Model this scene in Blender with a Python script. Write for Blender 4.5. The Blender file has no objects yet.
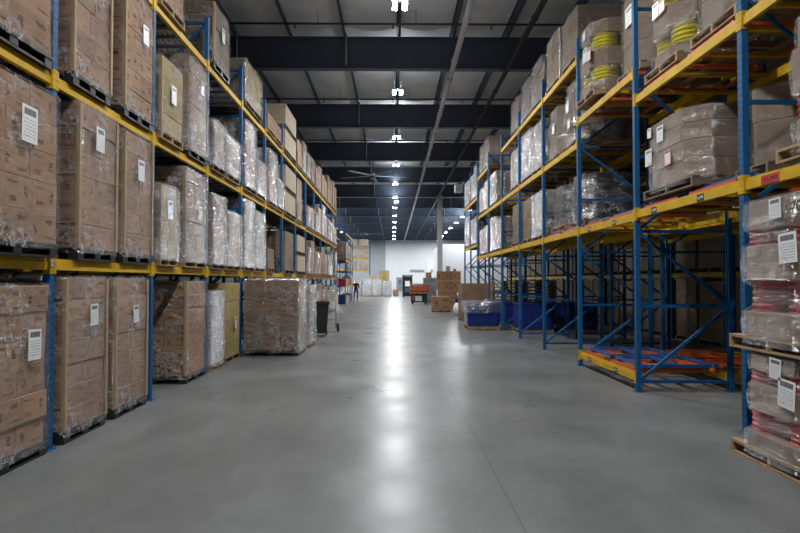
import bpy, bmesh, math, random
from mathutils import Matrix, Vector, noise as mnoise

R = random.Random(7)
scn = bpy.context.scene
C = scn.collection
PI = math.pi

# ------------------------------------------------------------------ materials
def new_mat(name):
    m = bpy.data.materials.new(name); m.use_nodes = True
    nt = m.node_tree; nt.nodes.clear()
    return m, nt
class NT:
    def __init__(s, nt): s.nt = nt
    def n(s, t, **k):
        nd = s.nt.nodes.new(t)
        for a, v in k.items(): setattr(nd, a, v)
        return nd
    def l(s, a, b): s.nt.links.new(a, b)
    def set(s, sock, v):
        if isinstance(v, bpy.types.NodeSocket): s.l(v, sock)
        else: sock.default_value = v
    def math(s, op, a, b=0.0, c=None):
        nd = s.n('ShaderNodeMath', operation=op)
        s.set(nd.inputs[0], a); s.set(nd.inputs[1], b)
        if c is not None: s.set(nd.inputs[2], c)
        return nd.outputs[0]
    def noise(s, vec, scale, detail=3, rough=0.5):
        nd = s.n('ShaderNodeTexNoise'); nd.inputs['Scale'].default_value = scale
        nd.inputs['Detail'].default_value = detail; nd.inputs['Roughness'].default_value = rough
        if vec is not None: s.l(vec, nd.inputs['Vector'])
        return nd.outputs[0]
    def coord(s, which='Object'): return s.n('ShaderNodeTexCoord').outputs[which]
    def scale(s, vec, sc):
        nd = s.n('ShaderNodeMapping'); s.l(vec, nd.inputs['Vector']); nd.inputs['Scale'].default_value = sc
        return nd.outputs[0]
    def ramp(s, f, stops):
        nd = s.n('ShaderNodeValToRGB'); s.l(f, nd.inputs[0])
        e = nd.color_ramp.elements
        while len(e) < len(stops): e.new(0.5)
        for i, (p, c) in enumerate(stops):
            e[i].position = p; e[i].color = (c, c, c, 1) if isinstance(c, (int, float)) else (*c, 1)
        return nd.outputs[0]
    def mix(s, f, a, b, bt='MIX'):
        nd = s.n('ShaderNodeMix', data_type='RGBA', blend_type=bt)
        s.set(nd.inputs[0], f)
        for k, v in ((6, a), (7, b)):
            if isinstance(v, tuple): v = (*v, 1) if len(v) == 3 else v
            s.set(nd.inputs[k], v)
        return nd.outputs[2]
    def bump(s, h, st, dist=0.01):
        nd = s.n('ShaderNodeBump'); nd.inputs['Strength'].default_value = st
        nd.inputs['Distance'].default_value = dist; s.l(h, nd.inputs['Height'])
        return nd.outputs[0]
    def prin(s, col, rough=0.6, metal=0.0, nrm=None, out=True, spec=0.5):
        p = s.n('ShaderNodeBsdfPrincipled')
        if isinstance(col, tuple): col = (*col, 1)
        s.set(p.inputs['Base Color'], col); s.set(p.inputs['Roughness'], rough)
        p.inputs['Metallic'].default_value = metal; p.inputs['Specular IOR Level'].default_value = spec
        if nrm is not None: s.l(nrm, p.inputs['Normal'])
        if out: s.out(p.outputs[0])
        return p.outputs[0]
    def out(s, sh):
        o = s.n('ShaderNodeOutputMaterial'); s.l(sh, o.inputs[0])
    def rect(s, u, v, u0, u1, v0, v1):
        a = s.math('MULTIPLY', s.math('GREATER_THAN', u, u0), s.math('LESS_THAN', u, u1))
        b = s.math('MULTIPLY', s.math('GREATER_THAN', v, v0), s.math('LESS_THAN', v, v1))
        return s.math('MULTIPLY', a, b)

def plain(name, col, rough=0.6, metal=0.0, var=0.12, sc=6, bump=0.0, spec=0.5):
    m, nt = new_mat(name); t = NT(nt)
    co = t.coord()
    f = t.noise(co, sc, 4)
    v = t.ramp(f, [(0.3, 1 - var), (0.7, 1 + 0)])
    c = t.mix(1.0, col, v, 'MULTIPLY')
    nrm = t.bump(t.noise(co, sc * 6, 2), bump) if bump else None
    t.prin(c, rough, metal, nrm, spec=spec)
    return m

def carton_mat(name, col, marks=0.75, ink=(0.035, 0.025, 0.02), tape=0.25, contrast=0.22):
    m, nt = new_mat(name); t = NT(nt)
    uv = t.n('ShaderNodeUVMap').outputs[0]
    sp = t.n('ShaderNodeSeparateXYZ'); t.l(uv, sp.inputs[0]); u, v = sp.outputs[0], sp.outputs[1]
    at = t.n('ShaderNodeAttribute', attribute_name='tint').outputs['Fac']
    off = t.n('ShaderNodeVectorMath', operation='ADD'); t.l(uv, off.inputs[0])
    cmb = t.n('ShaderNodeCombineXYZ'); t.l(t.math('MULTIPLY', at, 37.0), cmb.inputs[0]); t.l(t.math('MULTIPLY', at, 91.0), cmb.inputs[1])
    t.l(cmb.outputs[0], off.inputs[1]); ov = off.outputs[0]
    gl = t.math('GREATER_THAN', t.noise(t.scale(ov, (26, 9, 1)), 1.6, 2), 0.47)
    gl2 = t.math('GREATER_THAN', t.noise(t.scale(ov, (9, 12, 1)), 1.0, 1), 0.46)
    m1 = t.math('MULTIPLY', t.rect(u, v, .60, .86, .64, .80), gl)
    m2 = t.math('MULTIPLY', t.rect(u, v, .16, .30, .28, .62), gl2)
    m3 = t.math('MULTIPLY', t.rect(u, v, .55, .92, .16, .24), gl)
    mk = t.math('MULTIPLY', t.math('MAXIMUM', m1, t.math('MAXIMUM', m2, m3)), marks)
    tn = t.ramp(at, [(0.0, 1 - contrast), (1.0, 1.12)])
    base = t.mix(1.0, col, tn, 'MULTIPLY')
    st = t.ramp(t.noise(t.scale(ov, (2, 5, 1)), 1.5, 4), [(0.3, 0.84), (0.7, 1.05)])
    base = t.mix(1.0, base, st, 'MULTIPLY')
    tp = t.math('MULTIPLY', t.rect(u, v, -1, 2, .93, 2), tape)
    base = t.mix(tp, base, (0.46, 0.36, 0.25))
    base = t.mix(mk, base, ink)
    t.prin(base, 0.72, 0, t.bump(t.noise(t.scale(ov, (3, 3, 1)), 2.0, 3), 0.25, 0.02), spec=0.3)
    return m

def wrap_mat(name, lo, hi, tint=(0.86, 0.87, 0.9), rough=0.16, sc=6.0, bump=0.9, gloss=1.0, crease_glint=0.35):
    m, nt = new_mat(name); t = NT(nt)
    co = t.coord()
    w = t.scale(co, (1.0, 1.0, 2.6))
    n1 = t.noise(w, sc, 5, 0.62)
    n2 = t.noise(t.scale(co, (3.0, 3.0, 0.5)), sc * 0.7, 3)
    r1 = t.math('ABSOLUTE', t.math('SUBTRACT', n1, 0.5))
    h = t.math('ADD', t.math('MULTIPLY', r1, 1.6), t.math('MULTIPLY', n2, 0.6))
    nrm = t.bump(h, bump, 0.30)
    cr1 = t.ramp(t.math('ABSOLUTE', t.math('SUBTRACT', t.noise(t.scale(co, (2.2, 2.2, 1.0)), sc * 0.8, 3, 0.55), 0.5)), [(0.0, 1.0), (0.035, 0.0)])
    cr2 = t.ramp(t.math('ABSOLUTE', t.math('SUBTRACT', t.noise(t.scale(co, (1.0, 1.0, 3.0)), sc * 0.6, 4, 0.6), 0.47)), [(0.0, 1.0), (0.03, 0.0)])
    brk = t.ramp(t.noise(co, 2.3, 2), [(0.42, 0.0), (0.62, 1.0)])
    cr = t.math('MULTIPLY', t.math('MAXIMUM', cr1, cr2), brk)
    f = t.math('MINIMUM', t.math('ADD', t.ramp(n1, [(0.47, lo), (0.60, hi)]), t.math('MULTIPLY', cr, crease_glint)), 0.95)  # film haze and pale creases, whitened further to stand in for glints
    fr = t.n('ShaderNodeFresnel'); fr.inputs[0].default_value = 1.5; t.l(nrm, fr.inputs['Normal'])
    p = t.prin(tint, 0.5, 0, nrm, out=False)
    tr = t.n('ShaderNodeBsdfTransparent').outputs[0]
    mx = t.n('ShaderNodeMixShader'); t.l(f, mx.inputs[0]); t.l(tr, mx.inputs[1]); t.l(p, mx.inputs[2])
    g = t.n('ShaderNodeBsdfGlossy'); g.inputs['Roughness'].default_value = rough; t.l(nrm, g.inputs['Normal'])
    g.inputs['Color'].default_value = (1, 1, 1, 1)
    ff = t.math('MINIMUM', t.math('ADD', t.math('MULTIPLY', fr.outputs[0], 0.9 * gloss), 0.04 * gloss), 0.08 + 0.2 * gloss)
    mx2 = t.n('ShaderNodeMixShader'); t.l(ff, mx2.inputs[0]); t.l(mx.outputs[0], mx2.inputs[1]); t.l(g.outputs[0], mx2.inputs[2])
    t.out(mx2.outputs[0])
    return m

def label_mat(name, edge=None):
    m, nt = new_mat(name); t = NT(nt)
    uv = t.n('ShaderNodeUVMap').outputs[0]
    sp = t.n('ShaderNodeSeparateXYZ'); t.l(uv, sp.inputs[0]); u, v = sp.outputs[0], sp.outputs[1]
    bars = t.math('GREATER_THAN', t.noise(t.scale(uv, (60, .01, 1)), 1.0, 0), 0.45)
    hd = t.math('MULTIPLY', t.rect(u, v, .12, .88, .74, .92), t.math('ADD', t.math('MULTIPLY', bars, 0.5), 0.5))
    ln = t.math('GREATER_THAN', t.math('FRACT', t.math('MULTIPLY', v, 11.0)), 0.6)
    gl = t.math('GREATER_THAN', t.noise(t.scale(uv, (16, 5.5, 1)), 2.0, 2), 0.5)
    tx = t.math('MULTIPLY', t.math('MULTIPLY', ln, gl), t.rect(u, v, .1, .9, .08, .66))
    k = t.math('MAXIMUM', hd, t.math('MULTIPLY', tx, 0.7))
    c = t.mix(k, (0.78, 0.79, 0.80), (0.06, 0.06, 0.07))
    if edge:
        inn = t.rect(u, v, .08, .92, .06, .94)
        c = t.mix(inn, edge, c)
    t.prin(c, 0.4)
    return m

def sign_mat(name, bg, fg, cells=(9, 1.6)):
    m, nt = new_mat(name); t = NT(nt)
    uv = t.n('ShaderNodeUVMap').outputs[0]
    sp = t.n('ShaderNodeSeparateXYZ'); t.l(uv, sp.inputs[0]); u, v = sp.outputs[0], sp.outputs[1]
    gl = t.math('GREATER_THAN', t.noise(t.scale(uv, (cells[0], cells[1], 1)), 1.6, 2), 0.5)
    k = t.math('MULTIPLY', gl, t.rect(u, v, .1, .9, .28, .72))
    t.prin(t.mix(k, bg, fg), 0.45)
    return m

def post_mat(name, col):
    m, nt = new_mat(name); t = NT(nt)
    co = t.coord(); sp = t.n('ShaderNodeSeparateXYZ'); t.l(co, sp.inputs[0])
    z = t.math('MULTIPLY', t.math('SUBTRACT', t.math('FRACT', t.math('DIVIDE', sp.outputs[2], 0.0762)), 0.5), 0.0762)
    def hole(c, o, r):
        a = t.math('SUBTRACT', c, o)
        d = t.math('ADD', t.math('MULTIPLY', a, a), t.math('MULTIPLY', z, z))
        return t.math('LESS_THAN', d, r * r)
    h = t.math('MAXIMUM', hole(sp.outputs[1], 0.022, 0.011), hole(sp.outputs[1], -0.022, 0.011))
    nm = t.n('ShaderNodeNewGeometry').outputs['Normal']; ns = t.n('ShaderNodeSeparateXYZ'); t.l(nm, ns.inputs[0])
    face = t.math('GREATER_THAN', t.math('ABSOLUTE', ns.outputs[0]), 0.8)
    h = t.math('MULTIPLY', h, face)
    sc = t.ramp(t.noise(t.scale(co, (20, 20, 3)), 3, 4), [(0.25, 0.7), (0.6, 1.0)])
    c = t.mix(1.0, col, sc, 'MULTIPLY')
    c = t.mix(h, c, (0.004, 0.006, 0.01))
    t.prin(c, 0.55, spec=.25)
    return m

def floor_mat():
    m, nt = new_mat('polished_concrete'); t = NT(nt)
    co = t.coord(); sp = t.n('ShaderNodeSeparateXYZ'); t.l(co, sp.inputs[0])
    big = t.noise(co, 0.35, 4, 0.5)
    med = t.noise(t.scale(co, (1.2, 0.6, 1)), 1.3, 3, 0.5)
    fine = t.noise(co, 6, 2, 0.5)
    f = t.math('ADD', t.math('MULTIPLY', big, 0.5), t.math('ADD', t.math('MULTIPLY', med, 0.38), t.math('MULTIPLY', fine, 0.12)))
    c = t.ramp(f, [(0.34, (0.110, 0.112, 0.110)), (0.5, (0.155, 0.158, 0.156)), (0.66, (0.205, 0.209, 0.207))])
    # scuffs from tyres: long faint curved darker marks
    sc = t.noise(t.scale(co, (1.6, 0.5, 1)), 1.0, 3, 0.5)
    c = t.mix(t.math('MULTIPLY', t.ramp(sc, [(0.56, 0.0), (0.72, 1.0)]), 0.35), c, (0.09, 0.09, 0.09))
    # control joints
    jx = t.math('LESS_THAN', t.math('ABSOLUTE', t.math('SUBTRACT', sp.outputs[0], 0.90)), 0.006)
    fx = t.math('LESS_THAN', t.math('ABSOLUTE', t.math('SUBTRACT', t.math('FRACT', t.math('DIVIDE', t.math('SUBTRACT', sp.outputs[1], 1.9), 7.62)), 0.5)), 0.0006)
    j = t.math('MAXIMUM', jx, fx)
    c = t.mix(t.math('MULTIPLY', j, 0.6), c, (0.06, 0.06, 0.06))
    # small rusty spots
    vo = t.n('ShaderNodeTexVoronoi'); vo.inputs['Scale'].default_value = 0.45; t.l(co, vo.inputs['Vector'])
    spt = t.math('LESS_THAN', vo.outputs['Distance'], 0.018)
    c = t.mix(t.math('MULTIPLY', spt, 0.6), c, (0.09, 0.06, 0.04))
    r = t.ramp(t.noise(co, 0.9, 3, 0.5), [(0.3, 0.27), (0.7, 0.38)])
    t.prin(c, r, 0, None, spec=0.15)
    return m

M = {}
M['floor'] = floor_mat()
M['brown'] = carton_mat('brown_cardboard', (0.385, 0.215, 0.115), marks=0.92)
M['brown2'] = carton_mat('pinkish_brown_cardboard', (0.37, 0.225, 0.145), marks=0.55)
M['tan'] = carton_mat('yellow_tan_cardboard', (0.40, 0.30, 0.13), marks=0.35)
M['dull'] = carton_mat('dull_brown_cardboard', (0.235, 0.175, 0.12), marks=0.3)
M['pale'] = carton_mat('pale_kraft_board', (0.50, 0.41, 0.30), marks=0.25, ink=(0.3, 0.2, 0.12))
M['redmark'] = carton_mat('cardboard_with_red_print', (0.36, 0.25, 0.16), marks=0.9, ink=(0.45, 0.03, 0.03))
M['whitebox'] = carton_mat('white_board', (0.70, 0.70, 0.72), marks=0.3, tape=0.0)
M['octcarton'] = carton_mat('grey_brown_cardboard', (0.30, 0.21, 0.145), marks=0.12, contrast=0.15)
M['greybrown'] = carton_mat('grey_brown_carton_board', (0.33, 0.26, 0.20), marks=0.5)
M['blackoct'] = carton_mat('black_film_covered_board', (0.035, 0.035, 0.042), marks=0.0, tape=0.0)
M['greystack'] = carton_mat('grey_board', (0.32, 0.33, 0.35), marks=0.2)
M['wrap_clear'] = wrap_mat('clear_stretch_film', 0.0, 0.10, sc=5, gloss=.6, rough=.15, bump=.8, crease_glint=.6)
M['wrap_mid'] = wrap_mat('cloudy_stretch_film', 0.0, 0.18, sc=6, gloss=1.9, rough=.14, bump=.8, crease_glint=.7)
M['wrap_white'] = wrap_mat('white_stretch_film', 0.01, 0.42, sc=7, gloss=2.6, rough=.14, bump=.8, crease_glint=.9)
M['wrap_grey'] = wrap_mat('hazy_grey_stretch_film', 0.0, 0.10, sc=5, gloss=1.0, rough=.25, bump=1.0, crease_glint=.4)
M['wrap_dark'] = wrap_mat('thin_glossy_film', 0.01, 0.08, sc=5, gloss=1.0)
M['plastic_black'] = plain('black_plastic', (0.018, 0.019, 0.022), 0.42)
M['wood'] = plain('pallet_wood', (0.40, 0.27, 0.15), 0.8, var=0.4, sc=3, bump=0.2)
M['wood_old'] = plain('weathered_pallet_wood', (0.22, 0.165, 0.11), 0.85, var=0.4, sc=3)
M['board'] = plain('kraft_corner_board', (0.42, 0.29, 0.16), 0.7)
M['label'] = label_mat('shipping_label_paper')
M['label_red'] = label_mat('red_edged_label_paper', (0.55, 0.03, 0.04))
M['blue'] = plain('blue_rack_paint', (0.006, 0.100, 0.27), 0.55, var=0.3, sc=4, spec=.25)
M['bluepost'] = post_mat('blue_punched_post_paint', (0.008, 0.105, 0.27))
M['yellow'] = plain('yellow_beam_paint', (0.66, 0.40, 0.010), 0.55, var=0.3, sc=3, spec=.25)
M['orange'] = plain('orange_red_cart_paint', (0.60, 0.09, 0.025), 0.4, var=0.2)
M['bluecart'] = plain('bright_blue_cart_paint', (0.02, 0.12, 0.36), 0.35, var=0.25)
M['galv'] = plain('galvanised_steel', (0.25, 0.26, 0.28), 0.45, 0.6)
M['deck'] = plain('dark_deck_steel', (0.11, 0.12, 0.14), 0.5, 0.4)
M['steel_dark'] = plain('dark_painted_steel', (0.078, 0.105, 0.155), 0.55)
M['insul'] = plain('roof_insulation_facing', (0.80, 0.85, 0.90), 0.75, var=0.18, sc=1.2, bump=0.5)
M['pipe_white'] = plain('light_grey_pipe', (0.66, 0.67, 0.68), 0.45)
M['pipe_dark'] = plain('dark_pipe', (0.05, 0.05, 0.055), 0.5)
M['wall'] = plain('white_wall_paint', (0.70, 0.73, 0.76), 0.6, var=0.05, sc=0.6)
M['wall_grey'] = plain('grey_metal_siding', (0.34, 0.37, 0.41), 0.55, var=0.1, sc=0.8)
M['wall_side'] = plain('grey_side_wall', (0.13, 0.135, 0.15), 0.7)
M['door'] = plain('grey_door_paint', (0.22, 0.24, 0.27), 0.5)
M['black'] = plain('black_rubber', (0.012, 0.012, 0.013), 0.6)
M['red'] = plain('red_plastic', (0.52, 0.012, 0.03), 0.35, var=0.1)
M['pinkred'] = plain('pink_red_reel_plastic', (0.72, 0.05, 0.09), 0.35, var=0.15)
M['yelreel'] = plain('yellow_reel_plastic', (0.72, 0.62, 0.03), 0.4, var=0.15)
M['bluebin'] = plain('blue_bin_plastic', (0.010, 0.032, 0.20), 0.3)
M['white'] = plain('white_plastic', (0.75, 0.75, 0.76), 0.4)
M['signblack'] = sign_mat('black_location_plate', (0.01, 0.01, 0.012), (0.6, 0.6, 0.6))
M['signred'] = sign_mat('red_location_plate', (0.50, 0.015, 0.02), (0.05, 0.0, 0.0))
M['ink'] = plain('black_ink', (0.01, 0.01, 0.01), 0.6)
M['skin'] = plain('skin', (0.45, 0.26, 0.18), 0.55)
M['jeans'] = plain('blue_jeans', (0.035, 0.055, 0.10), 0.8)
M['blackcloth'] = plain('black_cloth', (0.012, 0.012, 0.015), 0.85)
M['hair'] = plain('dark_hair', (0.02, 0.014, 0.01), 0.6)
M['plywood'] = plain('brown_bulk_box_board', (0.27, 0.165, 0.10), 0.75, var=0.35, sc=2)
def emis(name, col, st):
    m, nt = new_mat(name); t = NT(nt)
    e = t.n('ShaderNodeEmission'); e.inputs[0].default_value = (*col, 1); e.inputs[1].default_value = st
    t.out(e.outputs[0]); return m
M['lamp'] = emis('lit_lamp_lens', (0.93, 0.97, 1.0), 60)
M['lamp_blue'] = emis('lit_sensor', (0.5, 0.85, 1.0), 8)
M['exit'] = emis('lit_exit_face', (1.0, 0.75, 0.75), 2.5)
M['exit_red'] = emis('lit_exit_letters', (1.0, 0.03, 0.03), 6)

# ------------------------------------------------------------------ mesh builder
class MB:
    def __init__(s):
        s.v = []; s.f = []; s.uv = []; s.t = []; s.mi = []; s.sm = []
    def face(s, idx, uv=None, tint=0.5, mi=0, smooth=False):
        s.f.append(idx); s.uv.append(uv or [(0, 0)] * len(idx)); s.t.append(tint); s.mi.append(mi); s.sm.append(smooth)
    def box(s, x0, x1, y0, y1, z0, z1, tint=0.5, mi=0, flip=False, mat=None, sk=0):
        b = len(s.v)
        P = [(x0, y0, z0), (x1, y0, z0), (x1, y1, z0), (x0, y1, z0), (x0, y0, z1), (x1, y0, z1), (x1, y1, z1), (x0, y1, z1)]
        if sk: P = [(p[0] + R.uniform(-sk, sk), p[1] + R.uniform(-sk, sk), p[2] + R.uniform(-sk, sk) * .5) for p in P]
        if mat is not None: P = [tuple(mat @ Vector(p)) for p in P]
        s.v += P
        q = [(0, 0), (1, 0), (1, 1), (0, 1)]
        if flip: q = [(1, 1), (0, 1), (0, 0), (1, 0)]
        for fc in ((0, 1, 5, 4), (1, 2, 6, 5), (2, 3, 7, 6), (3, 0, 4, 7), (4, 5, 6, 7), (3, 2, 1, 0)):
            s.face([b + i for i in fc], q, tint, mi)
        return s
    def cbox(s, cx, cy, cz, sx, sy, sz, **k):
        return s.box(cx - sx / 2, cx + sx / 2, cy - sy / 2, cy + sy / 2, cz - sz / 2, cz + sz / 2, **k)
    def bar(s, p, q, w, h, mi=0, up=(0, 0, 1)):
        p = Vector(p); q = Vector(q); d = (q - p); L = d.length; d.normalize()
        u = Vector(up)
        if abs(d.dot(u)) > .98: u = Vector((0, 1, 0))
        sd = d.cross(u).normalized(); u = sd.cross(d).normalized()
        mt = Matrix((sd, d, u)).transposed().to_4x4(); mt.translation = p
        return s.box(-w / 2, w / 2, 0, L, -h / 2, h / 2, mi=mi, mat=mt)
    def tube(s, p, q, r0, r1=None, n=12, mi=0, cap=True, smooth=True):
        r1 = r0 if r1 is None else r1
        p = Vector(p); q = Vector(q); d = (q - p).normalized()
        a = d.orthogonal().normalized(); b_ = d.cross(a)
        b = len(s.v)
        for c, r in ((p, r0), (q, r1)):
            for i in range(n):
                an = 2 * PI * i / n
                s.v.append(tuple(c + (a * math.cos(an) + b_ * math.sin(an)) * r))
        for i in range(n):
            j = (i + 1) % n
            s.face([b + i, b + j, b + n + j, b + n + i], mi=mi, smooth=smooth)
        if cap:
            s.face([b + i for i in range(n)][::-1], mi=mi); s.face([b + n + i for i in range(n)], mi=mi)
        return s
    def prism(s, pts, z0, z1, tint=0.5, mi=0):
        b = len(s.v); n = len(pts)
        s.v += [(x, y, z0) for x, y in pts] + [(x, y, z1) for x, y in pts]
        for i in range(n):
            j = (i + 1) % n
            s.face([b + i, b + j, b + n + j, b + n + i], [(0, 0), (1, 0), (1, 1), (0, 1)], tint, mi)
        s.face([b + i for i in range(n)][::-1], tint=tint, mi=mi); s.face([b + n + i for i in range(n)], tint=tint, mi=mi)
        return s
    def rings(s, rings, close=True, mi=0, smooth=True, captop=False, capbot=False):
        b = len(s.v); n = len(rings[0])
        for r in rings: s.v += [tuple(p) for p in r]
        for k in range(len(rings) - 1):
            for i in range(n if close else n - 1):
                j = (i + 1) % n
                s.face([b + k * n + i, b + k * n + j, b + (k + 1) * n + j, b + (k + 1) * n + i], mi=mi, smooth=smooth)
        if captop: s.face([b + (len(rings) - 1) * n + i for i in range(n)], mi=mi, smooth=smooth)
        if capbot: s.face([b + i for i in range(n)][::-1], mi=mi, smooth=smooth)
        return s
    def lathe(s, prof, n=20, mi=0, axis=None):
        rg = []
        for r, z in prof:
            rg.append([(r * math.cos(2 * PI * i / n), r * math.sin(2 * PI * i / n), z) for i in range(n)])
        return s.rings(rg, mi=mi)
    def mesh(s, name, mats):
        me = bpy.data.meshes.new(name)
        me.from_pydata(s.v, [], s.f)
        for m in mats: me.materials.append(m)
        ul = me.uv_layers.new(name='UVMap')
        flat = [c for u in s.uv for p in u for c in p]
        ul.data.foreach_set('uv', flat)
        at = me.attributes.new('tint', 'FLOAT', 'FACE'); at.data.foreach_set('value', s.t)
        me.polygons.foreach_set('material_index', s.mi); me.polygons.foreach_set('use_smooth', s.sm)
        me.update()
        return me
    def build(s, name, mats, parent=None, loc=None, rz=0.0, bevel=0):
        if not isinstance(mats, (list, tuple)): mats = [mats]
        o = bpy.data.objects.new(name, s.mesh(name, mats)); C.objects.link(o)
        if parent is not None: o.parent = parent
        if loc: o.location = loc
        o.rotation_euler.z = rz
        if bevel:
            bv = o.modifiers.new('bev', 'BEVEL'); bv.width = bevel; bv.segments = 2; bv.limit_method = 'ANGLE'
        return o

def tag(o, label, cat, group=None, kind=None):
    o['label'] = label; o['category'] = cat
    if group: o['group'] = group
    if kind: o['kind'] = kind
    return o
def thing(name, label, cat, loc=(0, 0, 0), rz=0.0, group=None):
    o = bpy.data.objects.new(name, None); C.objects.link(o)
    o.empty_display_size = 0.1
    o.location = loc; o.rotation_euler.z = rz
    return tag(o, label, cat, group)
def struct(o):
    o['kind'] = 'structure'; return o
def inst(name, me, parent, loc=(0, 0, 0), rz=0.0, rot=None):
    o = bpy.data.objects.new(name, me); C.objects.link(o); o.parent = parent; o.location = loc
    o.rotation_euler = rot if rot else (0, 0, rz)
    return o

ORD = ['first', 'second', 'third', 'fourth', 'fifth', 'sixth', 'seventh', 'eighth', 'ninth', 'tenth', 'eleventh', 'twelfth', 'thirteenth', 'fourteenth', 'fifteenth']

# ------------------------------------------------------------------ pallets
def pallet_black_mesh(W, D):
    # long side along y (W), x depth D ; nine feet, moulded deck with lip
    m = MB(); hz = .13
    m.box(-D / 2, D / 2, -W / 2, W / 2, .095, .13)
    for sx in (-1, 0, 1):
        for sy in (-1, 0, 1):
            cx, cy = sx * (D / 2 - .07), sy * (W / 2 - .07)
            m.box(cx - .06, cx + .06, cy - .06, cy + .06, .022, .095)
    for sx in (-1, 0, 1):
        cx = sx * (D / 2 - .07); m.box(cx - .055, cx + .055, -W / 2 + .01, W / 2 - .01, 0, .022)
    for sy in (-1, 1):
        cy = sy * (W / 2 - .07); m.box(-D / 2 + .01, D / 2 - .01, cy - .055, cy + .055, 0.001, .021)
    return m
_pc = {}
def add_pallet(root, kind, W, D, detail=False, jit=0):
    W = round(W, 2); D = round(D, 2)
    if kind == 'black':
        k = ('b', W, D)
        if k not in _pc: _pc[k] = pallet_black_mesh(W, D).mesh('pallet', [M['plastic_black']])
        return inst('pallet', _pc[k], root)
    wm = M['wood'] if kind == 'wood' else M['wood_old']
    k = (kind, W, D)
    if detail:
        m = MB(); m.box(-D / 2, D / 2, -.02, .02, .02, .105)
        p = m.build('pallet', wm, root)
        for sy in (-1, 1):
            MB().box(-D / 2, D / 2, sy * (W / 2 - .022) - .02, sy * (W / 2 - .022) + .02, .02, .105).build('stringer', wm, p)
        for i in range(6):
            x = -D / 2 + (D - .10) * i / 5
            MB().box(x, x + .10, -W / 2, W / 2, .105 + .0005, .13, sk=.002).build('deck_board', wm, p)
        for i in range(3):
            x = -D / 2 + (D - .10) * i / 2
            MB().box(x, x + .10, -W / 2, W / 2, 0, .02).build('bottom_board', wm, p)
        return p
    if k not in _pc:
        m = MB()
        for sy in (-1, 0, 1):
            c = sy * (W / 2 - .03); m.box(-D / 2, D / 2, c - .022, c + .022, .018, .11)
        for i in range(6):
            x = -D / 2 + (D - .10) * i / 5; m.box(x, x + .10, -W / 2, W / 2, .11, .13)
        for i in range(3):
            x = -D / 2 + (D - .10) * i / 2; m.box(x, x + .10, -W / 2, W / 2, 0, .018)
        _pc[k] = m.mesh('pallet', [wm])
    return inst('pallet', _pc[k], root)

# superellipse-like rounded rectangle ring with noise
def ring(hx, hy, z, n, seed, amp, rr=0.05, lean=(0, 0), hf=0.0):
    pts = []
    per = 4 * (hx + hy)
    for i in range(n):
        d = per * i / n
        # walk rectangle starting at (hx,-hy)
        if d < 2 * hy: p = Vector((hx, -hy + d)); nn = Vector((1, 0))
        elif d < 2 * hy + 2 * hx: p = Vector((hx - (d - 2 * hy), hy)); nn = Vector((0, 1))
        elif d < 4 * hy + 2 * hx: p = Vector((-hx, hy - (d - 2 * hy - 2 * hx))); nn = Vector((-1, 0))
        else: p = Vector((-hx + (d - 4 * hy - 2 * hx), -hy)); nn = Vector((0, -1))
        # corner rounding
        cx = max(-hx + rr, min(hx - rr, p.x)); cy = max(-hy + rr, min(hy - rr, p.y))
        v = Vector((p.x - cx, p.y - cy))
        if v.length > rr: v = v.normalized() * rr; nn = v.normalized()
        p = Vector((cx, cy)) + v
        k = mnoise.noise(Vector((p.x * 3.1 + seed, p.y * 3.1 - seed, z * 4.3 + seed * .37)))
        k2 = mnoise.noise(Vector((p.x * 9 + seed, p.y * 9, z * 13 - seed)))
        k3 = abs(mnoise.noise(Vector((p.x * 17 + seed, p.y * 17, z * 21 + seed))))
        p = p + nn * (amp * (0.6 + k) + amp * .45 * k2 + hf * (.5 - k3 * 2.0))
        pts.append((p.x + lean[0] * z, p.y + lean[1] * z, z))
    return pts

def wrap_shell(hx, hy, z0, z1, seed, amp=.014, n=56, rows=None, top=True, hf=0.0):
    dz = z1 - z0
    rows = rows or max(8, int(dz / .07))
    rg = []
    for k in range(rows + 1):
        z = z0 + dz * k / rows
        o = .006 if k < rows else -.004
        rg.append(ring(hx + o + hf * .5, hy + o + hf * .5, z, n, seed, amp, hf=hf))
    m = MB()
    if top: rg.append([(p[0] * .93, p[1] * .93, z1 + .012) for p in rg[-1]]); rg.append([(p[0] * .6, p[1] * .6, z1 + .008) for p in rg[-1]])
    m.rings(rg)
    return m

def add_label(root, x, y, z, w=.15, h=.21, mat='label', side='x', ry=0.0):
    # thin paper standing on the face whose normal is +x (or -y)
    m = MB(); t = .003
    if side == 'x':
        m.v += [(0, -w / 2, -h / 2), (0, w / 2, -h / 2), (0, w / 2, h / 2), (0, -w / 2, h / 2), (-t, -w / 2, -h / 2), (-t, w / 2, -h / 2), (-t, w / 2, h / 2), (-t, -w / 2, h / 2)]
    else:
        m.v += [(-w / 2, 0, -h / 2), (w / 2, 0, -h / 2), (w / 2, 0, h / 2), (-w / 2, 0, h / 2), (-w / 2, t, -h / 2), (w / 2, t, -h / 2), (w / 2, t, h / 2), (-w / 2, t, h / 2)]
    m.face([0, 1, 2, 3], [(0, 0), (1, 0), (1, 1), (0, 1)])
    m.face([7, 6, 5, 4]); m.face([0, 4, 5, 1]); m.face([1, 5, 6, 2]); m.face([2, 6, 7, 3]); m.face([3, 7, 4, 0])
    o = m.build('shipping_label', M[mat], root, (x, y, z))
    if side == 'x': o.rotation_euler = (ry, 0, 0)
    else: o.rotation_euler = (0, ry, 0)
    return o

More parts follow.
